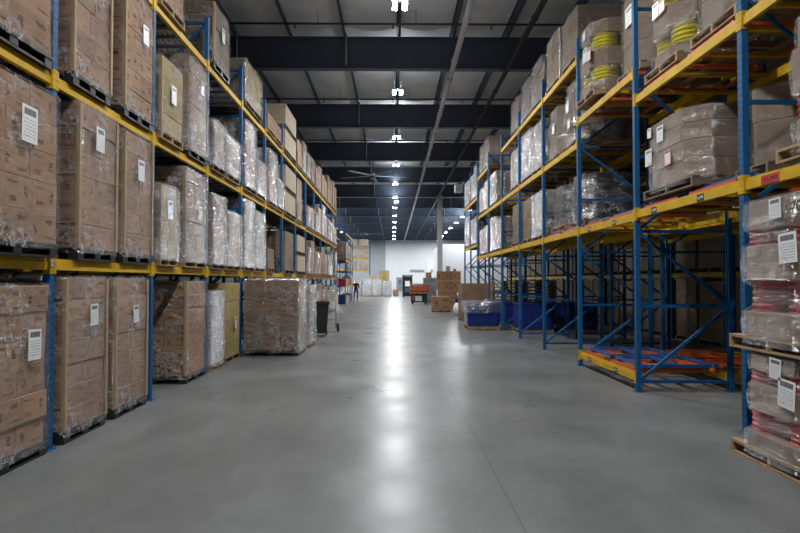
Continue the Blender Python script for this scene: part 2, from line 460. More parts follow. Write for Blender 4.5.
# ------------------------------------------------------------------ carton load
seedc = [1.3]
def carton_load(label, cx, cy, z, W, D, H, mat='brown', wrap='wrap_clear', pallet='black', cols=3, rows=2, layers=6,
                near=False, boards=(), lab=None, side=-1, group=None, hole=False, short_top=0, name='pallet_load', rz=0.0, ugly=0.0, cat='pallet load'):
    """side=-1: stands left of the aisle, its front (+x local) faces the aisle; side=+1 turned round."""
    seedc[0] += 3.17
    sd = seedc[0]
    rot = (0.0 if side < 0 else PI) + rz
    root = thing(name, label, cat, (cx, cy, z), rot, group)
    ph = .13 if pallet else 0
    if pallet: add_pallet(root, pallet, W, D)
    lh = (H - ph) / layers
    w = W * .965; d = D * .965
    M1 = None if near else MB()
    tops = H
    for L in range(layers):
        z0 = ph + L * lh; z1 = z0 + lh
        sw = (L % 2 == 1) and cols != rows and near
        nc, nr = (cols, rows)
        offy = R.uniform(-.012, .012); offx = R.uniform(-.012, .012)
        # alternate the bond: odd layers get unequal columns
        ys = [i / nc for i in range(nc + 1)]
        if nc == 3: ys = [0, .36, .68, 1] if L % 2 else [0, .30, .64, 1]
        if nc == 2: ys = [0, .56, 1] if L % 2 else [0, .45, 1]
        for i in range(nc):
            for j in range(nr):
                if near and nr > 2 and 0 < j < nr - 1 and 0 < i < nc - 1: continue
                if L == layers - 1 and short_top and i >= nc - short_top: continue
                y0 = -w / 2 + w * ys[i] + offy; y1 = -w / 2 + w * ys[i + 1] + offy
                x0 = -d / 2 + d * j / nr + offx; x1 = -d / 2 + d * (j + 1) / nr + offx
                g = .003
                bx = MB() if near else M1
                bx.box(x0 + g, x1 - g, y0 + g, y1 - g, z0 + .001, z1 - .002, tint=R.random(), flip=R.random() < .3, sk=.004 if near else .006)
                if near: bx.build('carton', M[mat], root, bevel=.006)
    if not near: M1.build('carton_stack', M[mat], root)
    for (bxs, bys) in boards:   # corner boards, L-shaped strips
        m = MB(); X = bxs * D / 2; Y = bys * W / 2
        hh = H - .02
        m.box(min(X, X - bxs * .04), max(X, X - bxs * .04), min(Y, Y + bys * .006), max(Y, Y + bys * .006), ph, hh)
        m.box(min(X, X + bxs * .006), max(X, X + bxs * .006), min(Y + bys * .006, Y - bys * .04), max(Y + bys * .006, Y - bys * .04), ph, hh)
        m.build('corner_board', M['board'], root)
    if wrap:
        wrap_shell(D / 2 + .004, W / 2 + .004, .075, H + .01, sd, amp=.008 + ugly * .8, n=96 if wrap in ('wrap_mid', 'wrap_white') else 64, rows=int(H / (.04 if wrap in ('wrap_mid', 'wrap_white') else .06)), hf={'wrap_mid': .020, 'wrap_white': .028, 'wrap_clear': .004}.get(wrap, 0)).build('shrink_wrap', M[wrap], root)
    if lab:
        for l in lab:
            ly, lz = l[0], l[1]; sz = l[2] if len(l) > 2 else 1.0; mt = l[3] if len(l) > 3 else 'label'
            add_label(root, D / 2 + .022 + ugly, ly, lz, .16 * sz, .23 * sz, mt, ry=R.uniform(-.06, .06))
    return root

# ------------------------------------------------------------------ reel load (right hand side)
def octagon(hx, hy, c):
    return [(hx, -hy + c), (hx, hy - c), (hx - c, hy), (-hx + c, hy), (-hx, hy - c), (-hx, -hy + c), (-hx + c, -hy), (hx - c, -hy)]
def reel_mesh(r, h, n=20):
    m = MB()
    m.lathe([(0, 0), (r, 0), (r, h * .16), (r * .78, h * .2), (r * .78, h * .8), (r, h * .84), (r, h), (r * .3, h), (r * .3, h * .9), (0, h * .9)], n)
    return m
_rc = {}
def reel_load(label, cx, cy, z, W, D, layers, reelmat='pinkred', wrap='wrap_grey', lab=(), group=None, lean=0.0, pallet='wood', detail=False, rz=0.0, extra=None, amp=.012, box='octcarton'):
    """layers: list of ('oct', half, height) / ('reel', half, height, count). front faces -X (towards the aisle)."""
    seedc[0] += 2.9; sd = seedc[0]
    root = thing('reel_load', label, 'pallet load', (cx, cy, z), PI + rz, group)
    add_pallet(root, pallet, W, D, detail)
    zz = .13; prof = [(.06, W / 2 * .99, D / 2 * .99)]
    for L in layers:
        k, hf, h = L[0], L[1], L[2]
        sh = (R.uniform(-.012, .012), R.uniform(-.012, .012))
        fx, fy = D / 2 * hf, W / 2 * hf
        if k == 'oct':
            m = MB(); pts = [(x + sh[0], y + sh[1]) for x, y in octagon(fx, fy, .26)]
            m.prism(pts, zz + .002, zz + h - .002, tint=R.random())
            m.build('octagonal_carton', M[box], root, bevel=.01)
            prof += [(zz + .01, fy + .004, fx + .004), (zz + h * .5, fy + .012, fx + .012), (zz + h - .01, fy + .004, fx + .004)]
        else:
            n = L[3]; rh = h / n
            r = min(fx, fy) * .5 * .98
            key = (reelmat, round(r, 3), round(rh, 3))
            if key not in _rc: _rc[key] = reel_mesh(r, rh * .96).mesh('reel', [M[reelmat]])
            for sx in (-1, 1):
                for sy in (-1, 1):
                    for q in range(n):
                        inst('reel', _rc[key], root, (sx * fx * .5 + R.uniform(-.004, .004), sy * fy * .5 + R.uniform(-.004, .004), zz + q * rh + .001))
            prof += [(zz + h * .25, fy * .985, fx * .985), (zz + h * .75, fy * .985, fx * .985)]
        zz += h
    prof.append((zz + .012, prof[-1][1] * .97, prof[-1][2] * .97))
    # film shell follows the profile
    m = MB(); rg = []
    zs = [prof[0][0] + (prof[-1][0] - prof[0][0]) * i / 44 for i in range(45)]
    for q in zs:
        for a, b in zip(prof, prof[1:]):
            if a[0] <= q <= b[0] + 1e-6:
                t = (q - a[0]) / max(1e-6, b[0] - a[0]); t = t * t * (3 - 2 * t)
                hy = a[1] + (b[1] - a[1]) * t; hx = a[2] + (b[2] - a[2]) * t; break
        # chamfered octagon ring
        o = octagon(hx + .012, hy + .012, .25); pts = []
        for i in range(8):
            p, qn = Vector(o[i]), Vector(o[(i + 1) % 8])
            for s_ in range(7):
                v = p.lerp(qn, s_ / 7)
                nn = v.normalized()
                k = mnoise.noise(Vector((v.x * 4 + sd, v.y * 4, q * 7 + sd))) + .5 * mnoise.noise(Vector((v.x * 11, v.y * 11 + sd, q * 17)))
                v = v + nn * (amp * (k + .5))
                pts.append((v.x, v.y, q))
        rg.append(pts)
    rg.append([(p[0] * .85, p[1] * .85, zz + .02) for p in rg[-1]])
    rg.append([(p[0] * .4, p[1] * .4, zz + .02) for p in rg[-1]])
    m.rings(rg); m.build('shrink_wrap', M[wrap], root)
    for l in lab:
        ly, lz, hf, mt = l[:4]; sc = l[4] if len(l) > 4 else 1.0
        add_label(root, D / 2 * hf + .034, ly, lz, .18 * sc, .20 * sc, mt, ry=R.uniform(-.08, .08))
    if extra: extra(root)
    if lean: root.rotation_euler.y = lean
    return root

# ------------------------------------------------------------------ racks
def post_mesh(h):
    m = MB(); a, b, t = .085, .07, .006     # y width, x depth; front face at +x
    m.box(b / 2 - t, b / 2, -a / 2, a / 2, 0, h)
    m.box(-b / 2, b / 2 - t, -a / 2, -a / 2 + t, 0, h); m.box(-b / 2, b / 2 - t, a / 2 - t, a / 2, 0, h)
    m.box(-b / 2, -b / 2 + t, -a / 2 + t, -a / 2 + .025, 0, h); m.box(-b / 2, -b / 2 + t, a / 2 - .025, a / 2 - t, 0, h)
    m.box(-b / 2 - .03, b / 2 + .03, -a / 2 - .03, a / 2 + .03, 0, .008)
    return m
_pm = {}
def get_post(h):
    h = round(h, 2)
    if h not in _pm: _pm[h] = post_mesh(h).mesh('post', [M['bluepost']])
    return _pm[h]
def frame(root, y, xf, xr, h, panels, sgn):
    """sgn=+1: front faces +x (left rack)"""
    m = MB(); lo = .15; n = panels; st = (h - lo - .1) / n
    w, t = .035, .045
    a, b = xf - sgn * .035, xr + sgn * .035
    for i in range(n + 1):
        z = lo + i * st; m.bar((a, y, z), (b, y, z), w, t)
        if i < n:
            if i % 2 == 0: m.bar((a, y, z + .03), (b, y, z + st - .03), w * .9, t * .95)
            else: m.bar((b, y, z + .03), (a, y, z + st - .03), w * .9, t * .95)
    f = m.build('upright_frame', M['blue'], root)
    inst('post', get_post(h), f, (xf, y, 0), 0 if sgn > 0 else PI)
    inst('post', get_post(h), f, (xr, y, 0), PI if sgn > 0 else 0)
    return f
_bm = {}
def beam(root, x, y0, y1, z, sgn, hgt=.115, near=False, front=True, signs=(), pins=True):
    L = y1 - y0 - .09
    key = (round(L, 3), hgt)
    if key not in _bm:
        m = MB(); m.box(-.025, .025, -L / 2, L / 2, -hgt / 2, hgt / 2 - .03); m.box(-.025, .012, -L / 2, L / 2, hgt / 2 - .03, hgt / 2)
        _bm[key] = m.mesh('beam', [M['yellow']])
    b = inst('beam', _bm[key], root, (x, (y0 + y1) / 2, z), 0 if sgn > 0 else PI)
    # connectors: plate in front of each post plus return along the post side
    if 'c' not in _bm:
        m = MB(); m.box(.034, .041, -.046, .046, -.11, .11); m.box(-.03, .041, -.052, -.046, -.11, .11)
        for zc in (-.07, 0, .07): m.tube((.041, .01, zc), (.046, .01, zc), .009, n=8)
        _bm['c'] = m.mesh('beam_connector', [M['yellow']])
        m = MB(); m.box(.034, .0405, -.052, .046, -.11, .11); m.box(-.03, .0405, .046, .052, -.11, .11)
        for zc in (-.07, 0, .07): m.tube((.0405, -.01, zc), (.046, -.01, zc), .009, n=8)
        _bm['d'] = m.mesh('beam_connector', [M['yellow']])
    if front:
        ll = L / 2 + .045
        # local y of the beam end: plate sits in front of half of the post
        for s_ in (-1, 1):
            m = _bm['h%d' % s_] if 'h%d' % s_ in _bm else None
            if m is None:
                k = MB(); y_in, y_out = -s_ * .055, -s_ * .001
                k.box(.036, .043, min(y_in, y_out), max(y_in, y_out), -.10, .10)
                k.box(-.03, .036, min(y_in, y_in + s_ * .007), max(y_in, y_in + s_ * .007), -.10, .10)
                for zc in (-.07, 0, .07): k.tube((.043, -s_ * .028, zc), (.048, -s_ * .028, zc), .010, n=8)
                m = _bm['h%d' % s_] = k.mesh('beam_connector', [M['yellow']])
            inst('beam_connector', m, b, (0, s_ * ll, 0))
    for (yy, w, hh, mt) in signs:
        k = MB(); k.v += [(0, -w / 2, -hh / 2), (0, w / 2, -hh / 2), (0, w / 2, hh / 2), (0, -w / 2, hh / 2), (-.003, -w / 2, -hh / 2), (-.003, w / 2, -hh / 2), (-.003, w / 2, hh / 2), (-.003, -w / 2, hh / 2)]
        k.face([0, 1, 2, 3], [(0, 0), (1, 0), (1, 1), (0, 1)]); k.face([7, 6, 5, 4]); k.face([0, 4, 5, 1]); k.face([1, 5, 6, 2]); k.face([2, 6, 7, 3]); k.face([3, 7, 4, 0])
        k.build('location_plate', M[mt], b, (.029, yy, -.012))
    return b
_dm = {}
def deck(root, xf, xr, y0, y1, z):
    L = round(y1 - y0 - .12, 3); D = round(abs(xf - xr) - .05, 3)
    if (L, D) not in _dm:
        m = MB()
        nb = int(L / .16)
        for i in range(nb + 1):
            y = -L / 2 + L * i / nb; m.box(-D / 2, D / 2, y - .004, y + .004, -.008, -.001)
        for i in range(13):
            x = -D / 2 + D * i / 12; m.box(x - .004, x + .004, -L / 2, L / 2, -.016, -.009)
        for i in range(7):
            y = -L / 2 + .06 + (L - .12) * i / 6; m.box(-D / 2, D / 2, y - .035, y + .035, -.05, -.018)
        _dm[(L, D)] = m.mesh('wire_deck', [M['deck']])
    return inst('wire_deck', _dm[(L, D)], root, ((xf + xr) / 2, (y0 + y1) / 2, z), 0)

LX = -3.48; LP = 2.52; LY0 = 6.11; LD = 1.07
LZ = [1.87, 3.75, 5.72]; BT = .0575
lposts = [LY0 + LP * k for k in range(-1, 13)]
rackL = thing('pallet_rack', 'long blue and yellow pallet rack full of cartons left of the aisle', 'rack', (LX, LY0 - LP, 0))
def rootmesh(root):
    return root
def place_children(root):
    # keep world placement of children written in world coordinates
    for ch in root.children:
        ch.location = Vector(ch.location) - root.location
for i, y in enumerate(lposts): frame(rackL, y, LX, LX - LD, 6.62, 6, 1)
for a, b in zip(lposts, lposts[1:]):
    for z in LZ:
        beam(rackL, LX, a, b, z, 1); beam(rackL, LX - LD, a, b, z, -1, front=False)
        deck(rackL, LX, LX - LD, a, b, z + BT - .001)
place_children(rackL)
# row standing back to back behind it
rackB = thing('pallet_rack', 'second blue rack standing back to back behind the left rack', 'rack', (LX - 1.6, LY0 - LP, 0))
BX = LX - LD - .35
for y in lposts[:9]: frame(rackB, y, BX, BX - LD, 6.62, 6, 1)
for a, b in zip(lposts[:9], lposts[1:9]):
    for z in LZ:
        beam(rackB, BX, a, b, z, 1, front=False); beam(rackB, BX - LD, a, b, z, -1, front=False)
        deck(rackB, BX, BX - LD, a, b, z + BT - .001)
place_children(rackB)

# ---- loads of the left rack
LEVN = ['floor', 'first shelf', 'second shelf', 'third shelf']
def lvz(l): return 0.0 if l == 0 else LZ[l - 1] + BT + .001
used = {}
def where_left(lev, y0, y1):
    b = int(((y0 + y1) / 2 - (LY0 - LP)) // LP); half = 'near' if ((y0 + y1) / 2 - (LY0 - LP)) % LP < LP / 2 else 'far'
    return 'left rack %s, %s half of %s bay' % (LEVN[lev], half, ORD[b])
def LL(lev, y0, y1, top, desc, mat='brown', D=1.1, face=-3.40, **k):
    z = lvz(lev); W = y1 - y0; H = top - z
    lab = desc + ', ' + where_left(lev, y0, y1)
    k.setdefault('layers', max(2, int(H / .27)))
    return carton_load(lab, face - D / 2, (y0 + y1) / 2, z, W, D, H, mat, side=-1, group='wrapped loads in the left rack', **k)
B1 = ((1, -1),); B2 = ((1, -1), (1, 1))
# floor
LL(0, 4.72, 6.0, 1.66, 'brown cartons in clear film on black pallet', near=True, cols=3, layers=6, lab=[(.36, 1.10, 1.25)])
LL(0, 6.29, 7.20, 1.74, 'tall carton stack with corner boards and label', 'brown2', near=True, cols=2, layers=7, boards=B2, lab=[(.10, 1.32, 1.05)])
LL(0, 7.43, 8.38, 1.74, 'narrow wrapped carton stack on black pallet', 'brown2', near=True, cols=2, layers=7, boards=B2, lab=[(.05, 1.27, 1.0)])
LL(0, 9.95, 11.02, 1.70, 'brown carton block with tan corner board', 'brown', near=True, cols=3, rows=3, layers=7, boards=B1, wrap='wrap_clear')
LL(0, 11.30, 12.10, 1.50, 'whitish tightly wrapped load on wood pallet', 'whitebox', near=False, cols=2, layers=5, wrap='wrap_white', pallet='wood')
LL(0, 12.30, 13.45, 1.66, 'yellow tan unwrapped cartons on dark pallet', 'tan', near=True, cols=2, rows=2, layers=4, wrap=None, lab=[(.1, .80, 1.0)], pallet='wood_old')
# first shelf
LL(1, 4.75, 6.02, 3.53, 'large printed cartons with white label', face=-3.335, near=True, cols=3, layers=5, lab=[(.10, 1.20, 1.45)])
LL(1, 6.52, 7.42, 3.66, 'printed cartons with corner boards and label', 'brown2', near=True, cols=2, layers=6, boards=B2, lab=[(-.03, 1.40, 1.2)])
LL(1, 7.62, 8.52, 3.64, 'wrapped carton column with label near top', 'brown2', near=True, cols=2, layers=6, boards=B2, lab=[(0, 1.25, 1.2)])
LL(1, 8.80, 9.52, 3.14, 'yellowish cartons in shiny film on wood', 'tan', near=True, cols=2, layers=4, pallet='wood', wrap='wrap_mid', boards=B1, lab=[(-.05, .85, 1.2)], ugly=.01)
LL(1, 9.84, 10.98, 3.58, 'tall brown load in crinkled film', 'brown2', near=True, cols=2, rows=2, layers=7, boards=B1, wrap='wrap_mid', pallet='wood', lab=[(.1, .95, 1.0)], ugly=.012)
LL(1, 11.33, 12.2, 3.36, 'silvery wrapped load', 'brown2', cols=2, wrap='wrap_white', pallet='wood_old', ugly=.012)
LL(1, 12.35, 13.45, 3.15, 'short silvery wrapped load', 'brown2', cols=2, wrap='wrap_white', pallet='wood', ugly=.012)
LL(1, 13.80, 14.68, 3.6, 'tall silvery wrapped load', 'greybrown', cols=2, wrap='wrap_white', pallet='wood_old', ugly=.01)
LL(1, 14.85, 15.95, 3.45, 'pale wrapped load', 'greybrown', cols=2, wrap='wrap_white', pallet='wood', ugly=.01)
# second shelf
LL(2, 4.78, 6.0, 5.55, 'brown cartons on torn black film', near=True, cols=2, layers=5, lab=[])
LL(2, 6.38, 7.24, 5.55, 'brown printed cartons on black pallet', 'brown2', near=True, cols=2, layers=6, boards=B2)
LL(2, 7.60, 8.52, 5.55, 'tall brown cartons with label, corner boards', 'brown', near=True, cols=2, layers=6, boards=B1, lab=[(.12, 1.25, 1.1)])
LL(2, 8.80, 9.72, 5.05, 'yellow tan cartons with label', 'tan', near=True, cols=2, layers=4, pallet='wood', boards=B1, wrap='wrap_clear', lab=[(-.02, .75, 1.2)])
LL(2, 10.0, 11.0, 5.50, 'reddish brown cartons in shiny film', 'brown2', near=True, cols=2, layers=6, wrap='wrap_mid', lab=[(.1, 1.3, 1.0)], ugly=.01)
LL(2, 11.33, 12.15, 4.78, 'low silvery wrapped load', 'brown2', cols=2, wrap='wrap_white', pallet='wood_old', ugly=.014)
LL(2, 12.3, 13.3, 4.72, 'low crinkled silvery load', 'greybrown', cols=2, wrap='wrap_white', pallet='wood', ugly=.014)
LL(2, 13.83, 14.85, 5.45, 'tall silvery crinkled load', 'brown2', cols=2, wrap='wrap_white', pallet='wood_old', ugly=.014)
LL(2, 15.0, 16.02, 4.78, 'low silvery load', 'greybrown', cols=2, wrap='wrap_white', pallet='wood', ugly=.012)
LL(2, 16.45, 17.5, 5.35, 'tall narrow silvery load', 'brown2', cols=2, wrap='wrap_white', pallet='wood', ugly=.012)
LL(2, 17.65, 18.6, 4.72, 'low silvery wrapped load', 'greybrown', cols=2, wrap='wrap_white', pallet='wood', ugly=.012)
# third shelf
LL(3, 6.3, 7.3, 7.2, 'dim carton load on wood pallet', 'tan', cols=2, wrap='wrap_clear', pallet='wood')
LL(3, 7.5, 8.55, 7.2, 'brown carton load on wood pallet', 'dull', cols=2, wrap='wrap_clear', pallet='wood')
LL(3, 8.75, 9.75, 7.25, 'brown carton load on wood pallet', 'brown', cols=2, wrap='wrap_clear', pallet='wood')
LL(3, 11.35, 12.45, 7.05, 'dark wrapped cartons on black pallet', 'dull', near=True, cols=2, layers=5, wrap='wrap_clear', pallet='black', lab=[(0, .8, 1.2)], boards=B1)
LL(3, 13.80, 15.5, 6.85, 'wide tan cartons in shiny film', 'tan', cols=3, wrap='wrap_mid', pallet='wood_old', ugly=.012)
LL(3, 16.35, 18.4, 6.35, 'wide reddish carton on wood pallet', 'brown2', cols=1, layers=1, wrap=None, pallet='wood')
def crate_pair(lev, y0, y1, n, h, desc, mat='pale'):
    z = lvz(lev)
    for q in range(n):
        lab = '%s tan crate %s, left rack %s, %s bay' % (desc, ['standing on the beam', 'stacked on another crate'][q], LEVN[lev], ORD[int(((y0 + y1) / 2 - 3.59) // LP)])
        carton_load(lab, -3.40 - .55, (y0 + y1) / 2, z + q * (h + .002), y1 - y0, 1.1, h, mat, wrap=None, pallet='wood_old', cols=1, rows=1, layers=1, group='tan crates in the left rack', name='crate', cat='crate')
crate_pair(2, 19.0, 21.1, 2, .80, 'pale')
crate_pair(3, 18.95, 21.1, 2, .78, 'pale')
crate_pair(1, 21.5, 23.4, 2, .72, 'pale')
LL(1, 16.4, 17.3, 2.6, 'low dark carton heap', 'dull', cols=2, wrap=None, pallet='wood_old', layers=2)
LL(1, 19.0, 20.6, 3.3, 'dark brown cartons', 'dull', cols=2, wrap=None, pallet='wood_old', layers=3)
# remaining bays
kinds = [('brown cartons with red marks', 'redmark', None), ('brown wrapped cartons', 'brown', 'wrap_mid'), ('silvery wrapped load', 'greybrown', 'wrap_white'), ('pale cartons', 'pale', None), ('reddish brown cartons', 'brown2', 'wrap_clear')]
for bay in range(6, 13):
    a = 3.59 + LP * bay
    for lev in range(0, 4):
        for h in range(2):
            y0 = a + .12 + h * 1.19; y1 = y0 + 1.06
            if any(abs((y0 + y1) / 2 - m) < 1.0 and l == lev for l, m in ((2, 20.05), (3, 20.0), (1, 22.4), (1, 19.8))): continue
            if lev == 0 and y0 < 19.5: continue
            d = kinds[R.randrange(5)] if not (lev == 3 and bay >= 10) else kinds[0]
            if lev == 0 and bay < 9: d = ('dark brown cartons', 'dull', None)
            room = 1.60 if lev == 0 else 1.62
            if lev < 3 and R.random() < .16: continue
            hh = room * R.uniform(.55, .98)
            if lev == 3: hh = R.uniform(1.0, 1.35) if bay < 11 else R.uniform(1.45, 1.75)
            if lev == 0: hh = R.uniform(1.2, 1.6)
            LL(lev, y0, y1, lvz(lev) + hh, d[0], d[1], cols=2, rows=1, layers=2 if d[2] is None else 4, wrap=d[2], pallet='wood')
# loads behind, seen through the gaps
for bay in range(0, 7):
    a = 3.59 + LP * bay
    for lev in (1, 2):
        for h in range(2):
            y0 = a + .12 + h * 1.19
            z = lvz(lev)
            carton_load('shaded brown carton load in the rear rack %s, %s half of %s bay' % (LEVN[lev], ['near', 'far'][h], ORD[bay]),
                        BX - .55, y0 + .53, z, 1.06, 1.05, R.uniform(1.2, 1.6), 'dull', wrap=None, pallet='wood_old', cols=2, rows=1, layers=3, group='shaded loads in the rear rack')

# two loads standing out in the aisle
carton_load('big film wrapped carton block standing in the aisle beside left rack', -2.75, 14.22, 0, 1.13, 1.22, 1.74, 'brown2', wrap='wrap_mid', pallet='black', cols=3, rows=3, layers=6, near=True, boards=((1, -1), (-1, -1)), group='loads standing in the aisle', ugly=.006)
carton_load('silvery wrapped load right behind the big aisle block', -2.70, 15.9, 0, 1.1, 1.15, 1.58, 'brown2', wrap='wrap_white', pallet='wood', cols=2, rows=2, layers=5, group='loads standing in the aisle', ugly=.014)

# ------------------------------------------------------------------ right push-back rack
RX = 3.77; RP = 2.85; RY0 = 6.37; RD = 1.43
rposts = [RY0 + RP * k for k in range(-1, 8)]     # 3.52 ... 26.32
rackR = thing('pallet_rack', 'deep blue and yellow push-back rack right of the aisle', 'rack', (RX, rposts[0], 0))
tops = [7.2, 7.2, 7.2, 6.65, 6.75, 6.75, 6.75, 6.75, 6.75]
for i, y in enumerate(rposts):
    for dx in (0, 1):
        xf = RX + dx * (RD + .25)
        if dx == 1 and i > 5: continue
        frame(rackR, y, xf, xf + RD, tops[i], 6, -1)
sg = ((-.75, .16, .085, 'signblack'), (.55, .16, .085, 'signblack'))
RL = {0: [2.73, 4.5], 1: [2.73, 4.5], 2: [.22, 2.70, 4.93], 3: [2.70, 4.47, 6.2], 4: [2.70, 4.47, 6.2], 5: [2.70, 4.47, 6.2], 6: [2.70, 4.47], 7: [2.70, 4.47, 6.2]}
for i in range(len(rposts) - 1):
    a, b = rposts[i], rposts[i + 1]
    for z in RL[i]:
        sn = sg if i in (1, 2) and z < 3 else ()
        if i == 0 and abs(z - 2.73) < .1: sn = ((-.95, .28, .09, 'signred'), (.2, .16, .085, 'signblack'))
        beam(rackR, RX, a, b, z, -1, hgt=.125, signs=sn)
        beam(rackR, RX + RD, a, b, z, 1, hgt=.125, front=False)
        if i <= 4:
            beam(rackR, RX + RD + .25, a, b, z, -1, hgt=.125, front=False)
            beam(rackR, RX + 2 * RD + .25, a, b, z, 1, hgt=.125, front=False)
        # inclined lane rails running into the depth
        for q in range(4):
            yy = a + .30 + q * (RP - .60) / 3
            m = MB(); xe = RX + 2 * RD + .2 if i <= 4 else RX + RD
            m.box(RX + .05, xe, yy - .03, yy + .03, z + .02, z + .0626)
            m.build('lane_rail', M['yellow'], rackR)
place_children(rackR)
def far_rack():
    rt = thing('pallet_rack', 'last blue rack section with higher shelves at far right', 'rack', (RX, 28.9, 0))
    ys = [26.6 + 2.4 * k for k in range(0, 3)]
    for y in ys: frame(rt, y, RX, RX + 1.07, 7.0, 6, -1)
    for a, b in zip(ys, ys[1:]):
        for z in (3.3, 5.4):
            beam(rt, RX, a, b, z, -1); beam(rt, RX + 1.07, a, b, z, 1, front=False)
            deck(rt, RX, RX + 1.07, a, b, z + BT - .001)
    place_children(rt)
    return ys
far_ys = far_rack()

# carts: a rectangular frame with cross tubes, rollers
def cart_mesh(mat, w=1.05, d=1.18, nb=4):
    m = MB(); t = .05
    for y in (-w / 2, w / 2 - t): m.box(-d / 2, d / 2, y, y + t, 0, t)
    for i in range(nb):
        x = -d / 2 + (d - t) * i / (nb - 1)
        m.box(x, x + t, -w / 2 + t, w / 2 - t, .004, t - .004)
    return m.mesh('rail_cart', [mat])
cmesh = {'red': cart_mesh(M['orange']), 'open': cart_mesh(M['orange'], nb=2), 'blue': cart_mesh(M['bluecart'], 1.15, 1.22, 3)}
wheel_me = MB().tube((0, -.012, 0), (0, .012, 0), .02, n=12).mesh('wheel', [M['galv']])
def cart(col, x, y, z, label, rz=0.0):
    o = bpy.data.objects.new('rail_cart', cmesh[col]); C.objects.link(o); o.location = (x, y, z); o.rotation_euler.z = rz
    tag(o, label, 'cart', 'push-back carts on the right rack')
    w = .525 if col != 'blue' else .575
    for sx in (-.5, .5):
        for sy in (-1, 1):
            inst('wheel', wheel_me, o, (sx, sy * (w + .014), .022))
    return o
BTR = .0625
CN = {1: 'first full bay', 2: 'second full bay', 3: 'third full bay'}
for bay, zl in ((1, 2.73), (2, 2.70), (2, .22), (1, 4.5), (2, 4.93), (3, 2.70)):
    for lane in range(2):
        y = rposts[bay] + .74 + lane * 1.37
        lv = 'low beam' if zl < 1 else ('first shelf' if zl < 3 else 'second shelf')
        nf = ['near', 'far'][lane]
        z = zl + BTR + .002
        cart('open' if zl > 1 else 'red', RX + .62, y, z, 'orange red cart frame, right rack %s, %s lane of %s' % (lv, nf, CN[bay]))
        if zl < 4: cart('blue', RX + .74, y, z + .054, 'blue cart frame over red one, right rack %s, %s lane of %s' % (lv, nf, CN[bay]))
        if zl < 1: cart('red', RX + 1.9, y, z, 'deeper orange red cart frame, right rack low beam, %s lane of %s' % (nf, CN[bay]))
CT = BTR + .002 + .054 + .051

# text helper
def text_part(body, size, mat, parent, loc, rot, name='marking', ext=.001):
    cu = bpy.data.curves.new(name, 'FONT'); cu.body = body; cu.size = size; cu.extrude = ext; cu.align_x = 'CENTER'; cu.align_y = 'CENTER'
    o = bpy.data.objects.new(name, cu); C.objects.link(o)
    dg = bpy.context.evaluated_depsgraph_get(); dg.update()
    me = bpy.data.meshes.new_from_object(o.evaluated_get(dg))
    bpy.data.objects.remove(o)
    me.materials.clear(); me.materials.append(M[mat])
    k = bpy.data.objects.new(name, me); C.objects.link(k); k.parent = parent; k.location = loc; k.rotation_euler = rot
    return k

# near right floor stack
def mark708(hf, ly, lz):
    def f(root):
        text_part('708', .13, 'ink', root, (1.18 / 2 * hf + .038, ly, lz), (PI / 2, 0, PI / 2), 'handwritten_mark')
    return f
near_layers = [('oct', .98, .15), ('reel', .90, .20, 4), ('oct', .93, .26), ('reel', .90, .12, 3), ('oct', .93, .16)]
reel_load('lower grey film load of cartons and pink reels at right edge on wood pallet', 3.98, 5.42, 0, 1.22, 1.18,
          near_layers, lab=((.25, .72, .93, 'label', 1.25), (.10, .92, .93, 'label', .9)), detail=True, extra=mark708(.93, .45, .93), group='reel loads at right edge')
reel_load('upper load of cartons and pink reels stacked on the right edge floor load', 3.98, 5.42, 1.045, 1.22, 1.18,
          [('oct', .98, .24), ('reel', .88, .29, 5), ('oct', .97, .33), ('reel', .90, .14, 3), ('oct', .95, .28)],
          lab=((.33, .94, .97, 'label', 1.3), (.15, 1.30, .95, 'label', .9)), detail=True, extra=mark708(.95, .47, 1.28), group='reel loads at right edge')
zb = 2.73 + BTR + .045
reel_load('grey film load with big label on right shelf at the picture edge', 4.30, 5.20, zb, 1.15, 1.15,
          [('oct', .97, .22), ('reel', .90, .24, 4), ('oct', .98, .42), ('oct', .92, .30)], lab=((.10, .85, .97, 'label', 1.7),), detail=True, group='reel loads at right edge')

def RR(bay, z, y0, y1, layers, label, x=None, **k):
    W = y1 - y0
    return reel_load(label, (RX + .62) if x is None else x, (y0 + y1) / 2, z, W, 1.15, layers, **k)
# bay 1 first shelf: squat dark carton load, and one deeper
z1 = 2.73 + CT
RR(1, z1, 7.45, 8.93, [('oct', .985, .24), ('oct', .99, .25), ('oct', .975, .23), ('oct', .96, .20)], 'squat load of flat octagonal cartons in film with labels, right first shelf', wrap='wrap_grey',
   lab=((-.45, .95, .99, 'label', .7), (-.12, .86, .98, 'label', 1.1), (.12, .48, .99, 'label_red', 1.1), (-.5, .60, .98, 'label', 1.2)), pallet='wood_old', x=RX + .56)
RR(1, z1 - .0, 6.55, 7.2, [('oct', .9, .5), ('oct', .9, .4)], 'narrow dark carton load beside the near blue post, right first shelf', wrap='wrap_dark', pallet='wood_old', x=RX + .95)
# bay 1 second shelf
z2 = 4.5 + CT
yl = [('oct', .95, .18), ('reel', .90, .26, 4), ('oct', .96, .34), ('reel', .90, .26, 4), ('oct', .95, .25)]
RR(1, z2, 7.95, 9.0, yl, 'tall film load with yellow reels, right second shelf beside second post', reelmat='yelreel', lab=((-.1, .95, .96, 'label', 1.1), (.1, .93, .96, 'label_red', 1.0)))
RR(1, z2, 6.55, 7.60, [('oct', .97, .32), ('oct', .98, .32), ('reel', .90, .28, 4), ('oct', .98, .35)], 'bulging grey film load with pink reels, right second shelf of near bay', lab=((.1, 1.1, .98, 'label_red', 1.2), (-.2, .95, .98, 'label', 1.2)))
